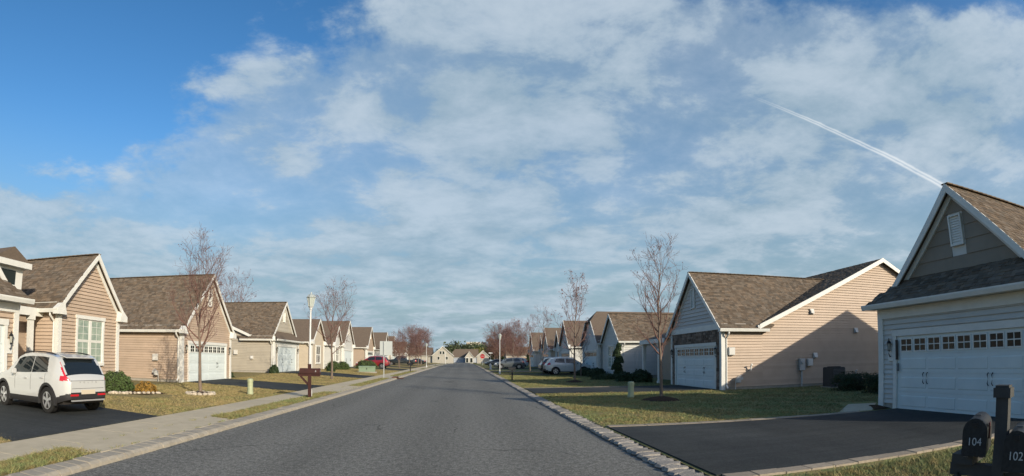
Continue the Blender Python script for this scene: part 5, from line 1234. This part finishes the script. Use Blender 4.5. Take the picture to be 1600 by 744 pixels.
SEDAN = dict(L=4.7, W=1.82, rw=.33, wheels=(.95, 3.7), top=[(0, .92), (.1, .98), (.7, 1.02), (1.3, 1.33), (1.8, 1.44), (2.4, 1.43), (2.8, 1.36), (3.5, 1.0), (4.2, .88), (4.6, .74), (4.7, .62)], belt=[(0, .95), (.8, .98), (3.4, .92), (4.7, .8)], sill=[(0, .36), (.5, .24), (4, .22), (4.7, .3)],
             windows=[(1.05, 2.0, 1.4, 1.98), (2.06, 3.2, 2.04, 2.75)], shield=(2.82, 3.48), rearwin=(.75, 1.28), tail=lambda x, y, z, r: x < .25 and .78 < z < .93 and y > .5, lampz=(.6, .74), bump=.5, mirror=2.9, handles=(1.4, 2.3), seams=(2.03,), clad=.04, arch=.02)
PICKUP = dict(L=5.7, W=1.98, rw=.40, wheels=(1.25, 4.75), cat='pickup', top=[(0, 1.12), (.04, 1.15), (1.95, 1.17), (2.02, 1.45), (2.2, 1.83), (2.6, 1.90), (3.4, 1.90), (3.75, 1.82), (4.3, 1.28), (5.3, 1.18), (5.6, 1.02), (5.7, .8)], belt=[(0, 1.1), (2.0, 1.22), (4.2, 1.18), (5.7, 1.0)], sill=[(0, .6), (.6, .48), (5, .42), (5.7, .5)],
              windows=[(2.18, 2.95, 2.25, 2.93), (3.02, 4.05, 3.0, 3.72)], shield=(3.78, 4.28), rearwin=(2.02, 2.18), tail=lambda x, y, z, r: x < .16 and .8 < z < 1.12 and y > .7, lampz=(.85, 1.02), bump=.72, mirror=3.75, handles=(2.4, 3.2), seams=(2.98,), clad=.10, arch=.05)
WPAINT = mat('white_car_paint', (.43, .44, .43), .28, .5, coat=1.0); RPAINT = mat('red_car_paint', (.17, .005, .010), .3, .5, coat=.8); DPAINT = mat('dark_car_paint', (.018, .024, .028), .25, .5, coat=.8); GPAINT = mat('grey_car_paint', (.055, .065, .07), .3, .5, coat=.8)
def park(name, label, rear, front_dir, spec, paint, fine=False, rw_off=None):
    """rear: plan position of the middle of the rear bumper; front_dir: heading in degrees from +x"""
    return car(name, label, (rear[0], rear[1], gz(*rear) + .02), R(front_dir), spec, paint, fine)
hd = 169.0
c_, s_ = math.cos(R(hd)), math.sin(R(hd))
rx, ry = -9.08, 10.44
v = park('parked_car', 'white compact suv with red tail lamps parked on the nearest left driveway', (rx, ry), hd, SUV_A, WPAINT, True)
v.scale = (.88, .88, .88)
mb = MB(); mb.box((-.012, -.26, .545), (-.001, .26, .66)); mb.build('number_plate', PLATE, v)
for za, ya, yb in ((.905, -.66, .66), (.70, -.60, .60)):
    mb = MB(); mb.tube([(-.001, ya, za), (-.001, yb, za)], .005, 4); mb.build('tailgate_seam', DARK, v)
mb = MB(); mb.box((-.018, -.62, .36), (.03, .62, .40)); mb.build('skid_trim', CHROME, v)
for sg in (1, -1):
    mb = MB(); mb.box((-.008, sg * .36, .50), (.0, sg * .66, .55)); mb.build('reflector', LRED, v)
mb = MB(); mb.prism([(.36, -.54, 1.495), (.36, .54, 1.495), (.66, .60, 1.565), (.66, -.60, 1.565)], (0, 0, .022)); mb.build('spoiler', WPAINT, v)
mb = MB(); mb.prism([(.38, -.52, 1.465), (.38, .52, 1.465), (.56, .56, 1.53), (.56, -.56, 1.53)], (0, 0, .028)); mb.build('spoiler_underside', CLAD, v)
for k, ch in enumerate('VOLVO'):
    t = text(ch, .062, mat('badge_grey', (.16, .16, .16), .4), v, (-.003, -.15 * (k - 2), .86), (R(90), 0, R(-90)), name='badge_letter')
park('parked_car', 'red suv parked nose to house beyond the green transformer', (-9.9, 69.3), 178, SUV_B, RPAINT)
park('pickup_truck', 'black pickup parked on the left behind a pale trunk', (-8.9, 99), 178, PICKUP, DPAINT)
park('parked_car', 'dark low car far down the left side', (-9.0, 124), 175, SEDAN, DPAINT)
park('parked_car', 'white suv parked before the third and fourth right houses', (7.5, 48.4), 1, SUV_B, WPAINT)
park('parked_car', 'dark suv half hidden behind the white one on the right', (7.6, 52.6), 2, SUV_B, DPAINT)
park('parked_car', 'dark grey suv beside the fire hydrant on the right', (8.9, 77), 180, SUV_B, GPAINT)
park('parked_car', 'black low car in front of the dark grey suv', (8.8, 104), 180, SEDAN, DPAINT)
park('parked_car', 'light car just showing behind the dark grey suv', (10.2, 83), 180, SUV_B, mat('silver_car_paint', (.34, .36, .36), .3, .5, coat=.8))

# ------------------------------------------------------------------ grass
def grass(name, label, polys, dens, h, seed, avoid=()):
    """single blades standing on the lawn inside plan rectangles"""
    rg = np.random.default_rng(seed); Ps = []
    for (x0, x1, y0, y1, k) in polys:
        n = int((x1 - x0) * (y1 - y0) * dens * k); Ps.append(np.stack([rg.uniform(x0, x1, n), rg.uniform(y0, y1, n)], 1))
    P = np.concatenate(Ps); ok = np.ones(len(P), bool)
    JIT = rg.uniform(.05, .13, len(P)) + .05 * np.sin(P[:, 0] * 9) * np.sin(P[:, 1] * 11)      # ragged edge where turf creeps over
    for poly in avoid:
        inside = np.ones(len(P), bool); m = len(poly)
        for i in range(m):
            a = np.array(poly[i]); b = np.array(poly[(i + 1) % m]); d_ = np.hypot(*(b - a)); inside &= ((b[0] - a[0]) * (P[:, 1] - a[1]) - (b[1] - a[1]) * (P[:, 0] - a[0])) > d_ * JIT[:len(P)]
        ok &= ~inside
    wob = np.sin(P[:, 0] * 5.1 + 1) * np.sin(P[:, 1] * 4.3) + np.sin(P[:, 0] * 1.7 + P[:, 1] * 2.1); ok &= rg.uniform(0, 1, len(P)) < .62 + .28 * wob
    P = P[ok]; n = len(P); X, Y = P.T; tall = 1 + .35 * np.sin(X * 2.7 + np.sin(Y * 1.9) * 2) * np.sin(Y * 3.1 + 2)
    Z = .0035 * np.clip(Y - 20, 0, 90); smv = lambda t: np.clip(t, 0, 1) ** 2 * (3 - 2 * np.clip(t, 0, 1))
    Z = Z + .10 * smv((-5.05 - X) / .35) + (.03 + .20 * smv((Y - 30) / 14)) * smv((-7.4 - X) / 6) + .06 * smv((X - 2.72) / .3)
    dist = np.hypot(X, Y); a = rg.uniform(0, 6.283, n); w = (.004 + .00035 * dist) * rg.uniform(.7, 1.3, n); hh = h * tall * rg.uniform(.5, 1.4, n) * np.where(rg.uniform(0, 1, n) < .04, 1.9, 1); le = rg.uniform(.3, 2.2, n) * hh; b = rg.uniform(0, 6.283, n)
    B = np.stack([X, Y, Z - .004], 1); d = np.stack([np.cos(a), np.sin(a), 0 * a], 1) * w[:, None]; T = B + np.stack([np.cos(b) * le, np.sin(b) * le, hh], 1)
    V = np.stack([B - d, B + d, T], 1).reshape(-1, 3); c = np.repeat(rg.uniform(.65, 1.5, (n, 1)), 3, 0) * np.ones((1, 3))
    o = link(name, quads_mesh(name, V, np.arange(3 * n).reshape(-1, 3), c), BLADE); return tag(o, label, 'grass', kind='stuff')
DR = [[(3.0, 5.35), (12, 5.1), (12, 11.05), (3.0, 11.34)], [(3.0, 22.9), (12, 22.7), (12, 27.9), (3.0, 27.25)], [(-16.5, 9.0), (-7.3, 6.3), (-7.3, 11.3), (-16.5, 14.0)], [(-15.5, 26.4), (-7.3, 22.5), (-7.3, 27.5), (-15.5, 32)], [(-15.5, 41.4), (-7.3, 38.5), (-7.3, 43.5), (-15.5, 47)], [(-14.1, 15.5), (-10.4, 15.5), (-10.4, 17.8), (-14.1, 17.8)], [(9.7, 11.0), (12, 11.0), (13.3, 13.4), (11.7, 13.6)]]
AP = [[(-6.35, 6.4), (-5.4, 6.5), (-5.4, 11.65), (-6.35, 12.0)], [(-6.35, 22.3), (-5.4, 22.6), (-5.4, 27.7), (-6.35, 28.0)], [(-6.35, 38.3), (-5.4, 38.6), (-5.4, 43.6), (-6.35, 44)]]
grass('grass', 'straw and green grass on the left lawns', [(-15.3, -7.43, 4, 26, 1), (-15.3, -7.43, 26, 60, .35)], 1500, .032, 1, DR)
grass('grass', 'greener grass on the left verge strip', [(-6.24, -5.49, 3.5, 16, 2.2), (-6.24, -5.49, 16, 60, .9)], 2200, .045, 2, AP)
grass('grass', 'shaded green grass on the right lawns', [(3.12, 13, 11.1, 23, 1), (3.12, 12, 27, 60, .35), (13, 22, 12, 22.3, .6)], 1500, .035, 3, DR)
grass('grass', 'grass beside the near mailboxes', [(3.15, 11.5, 1.0, 5.45, 1)], 5200, .05, 4, DR)
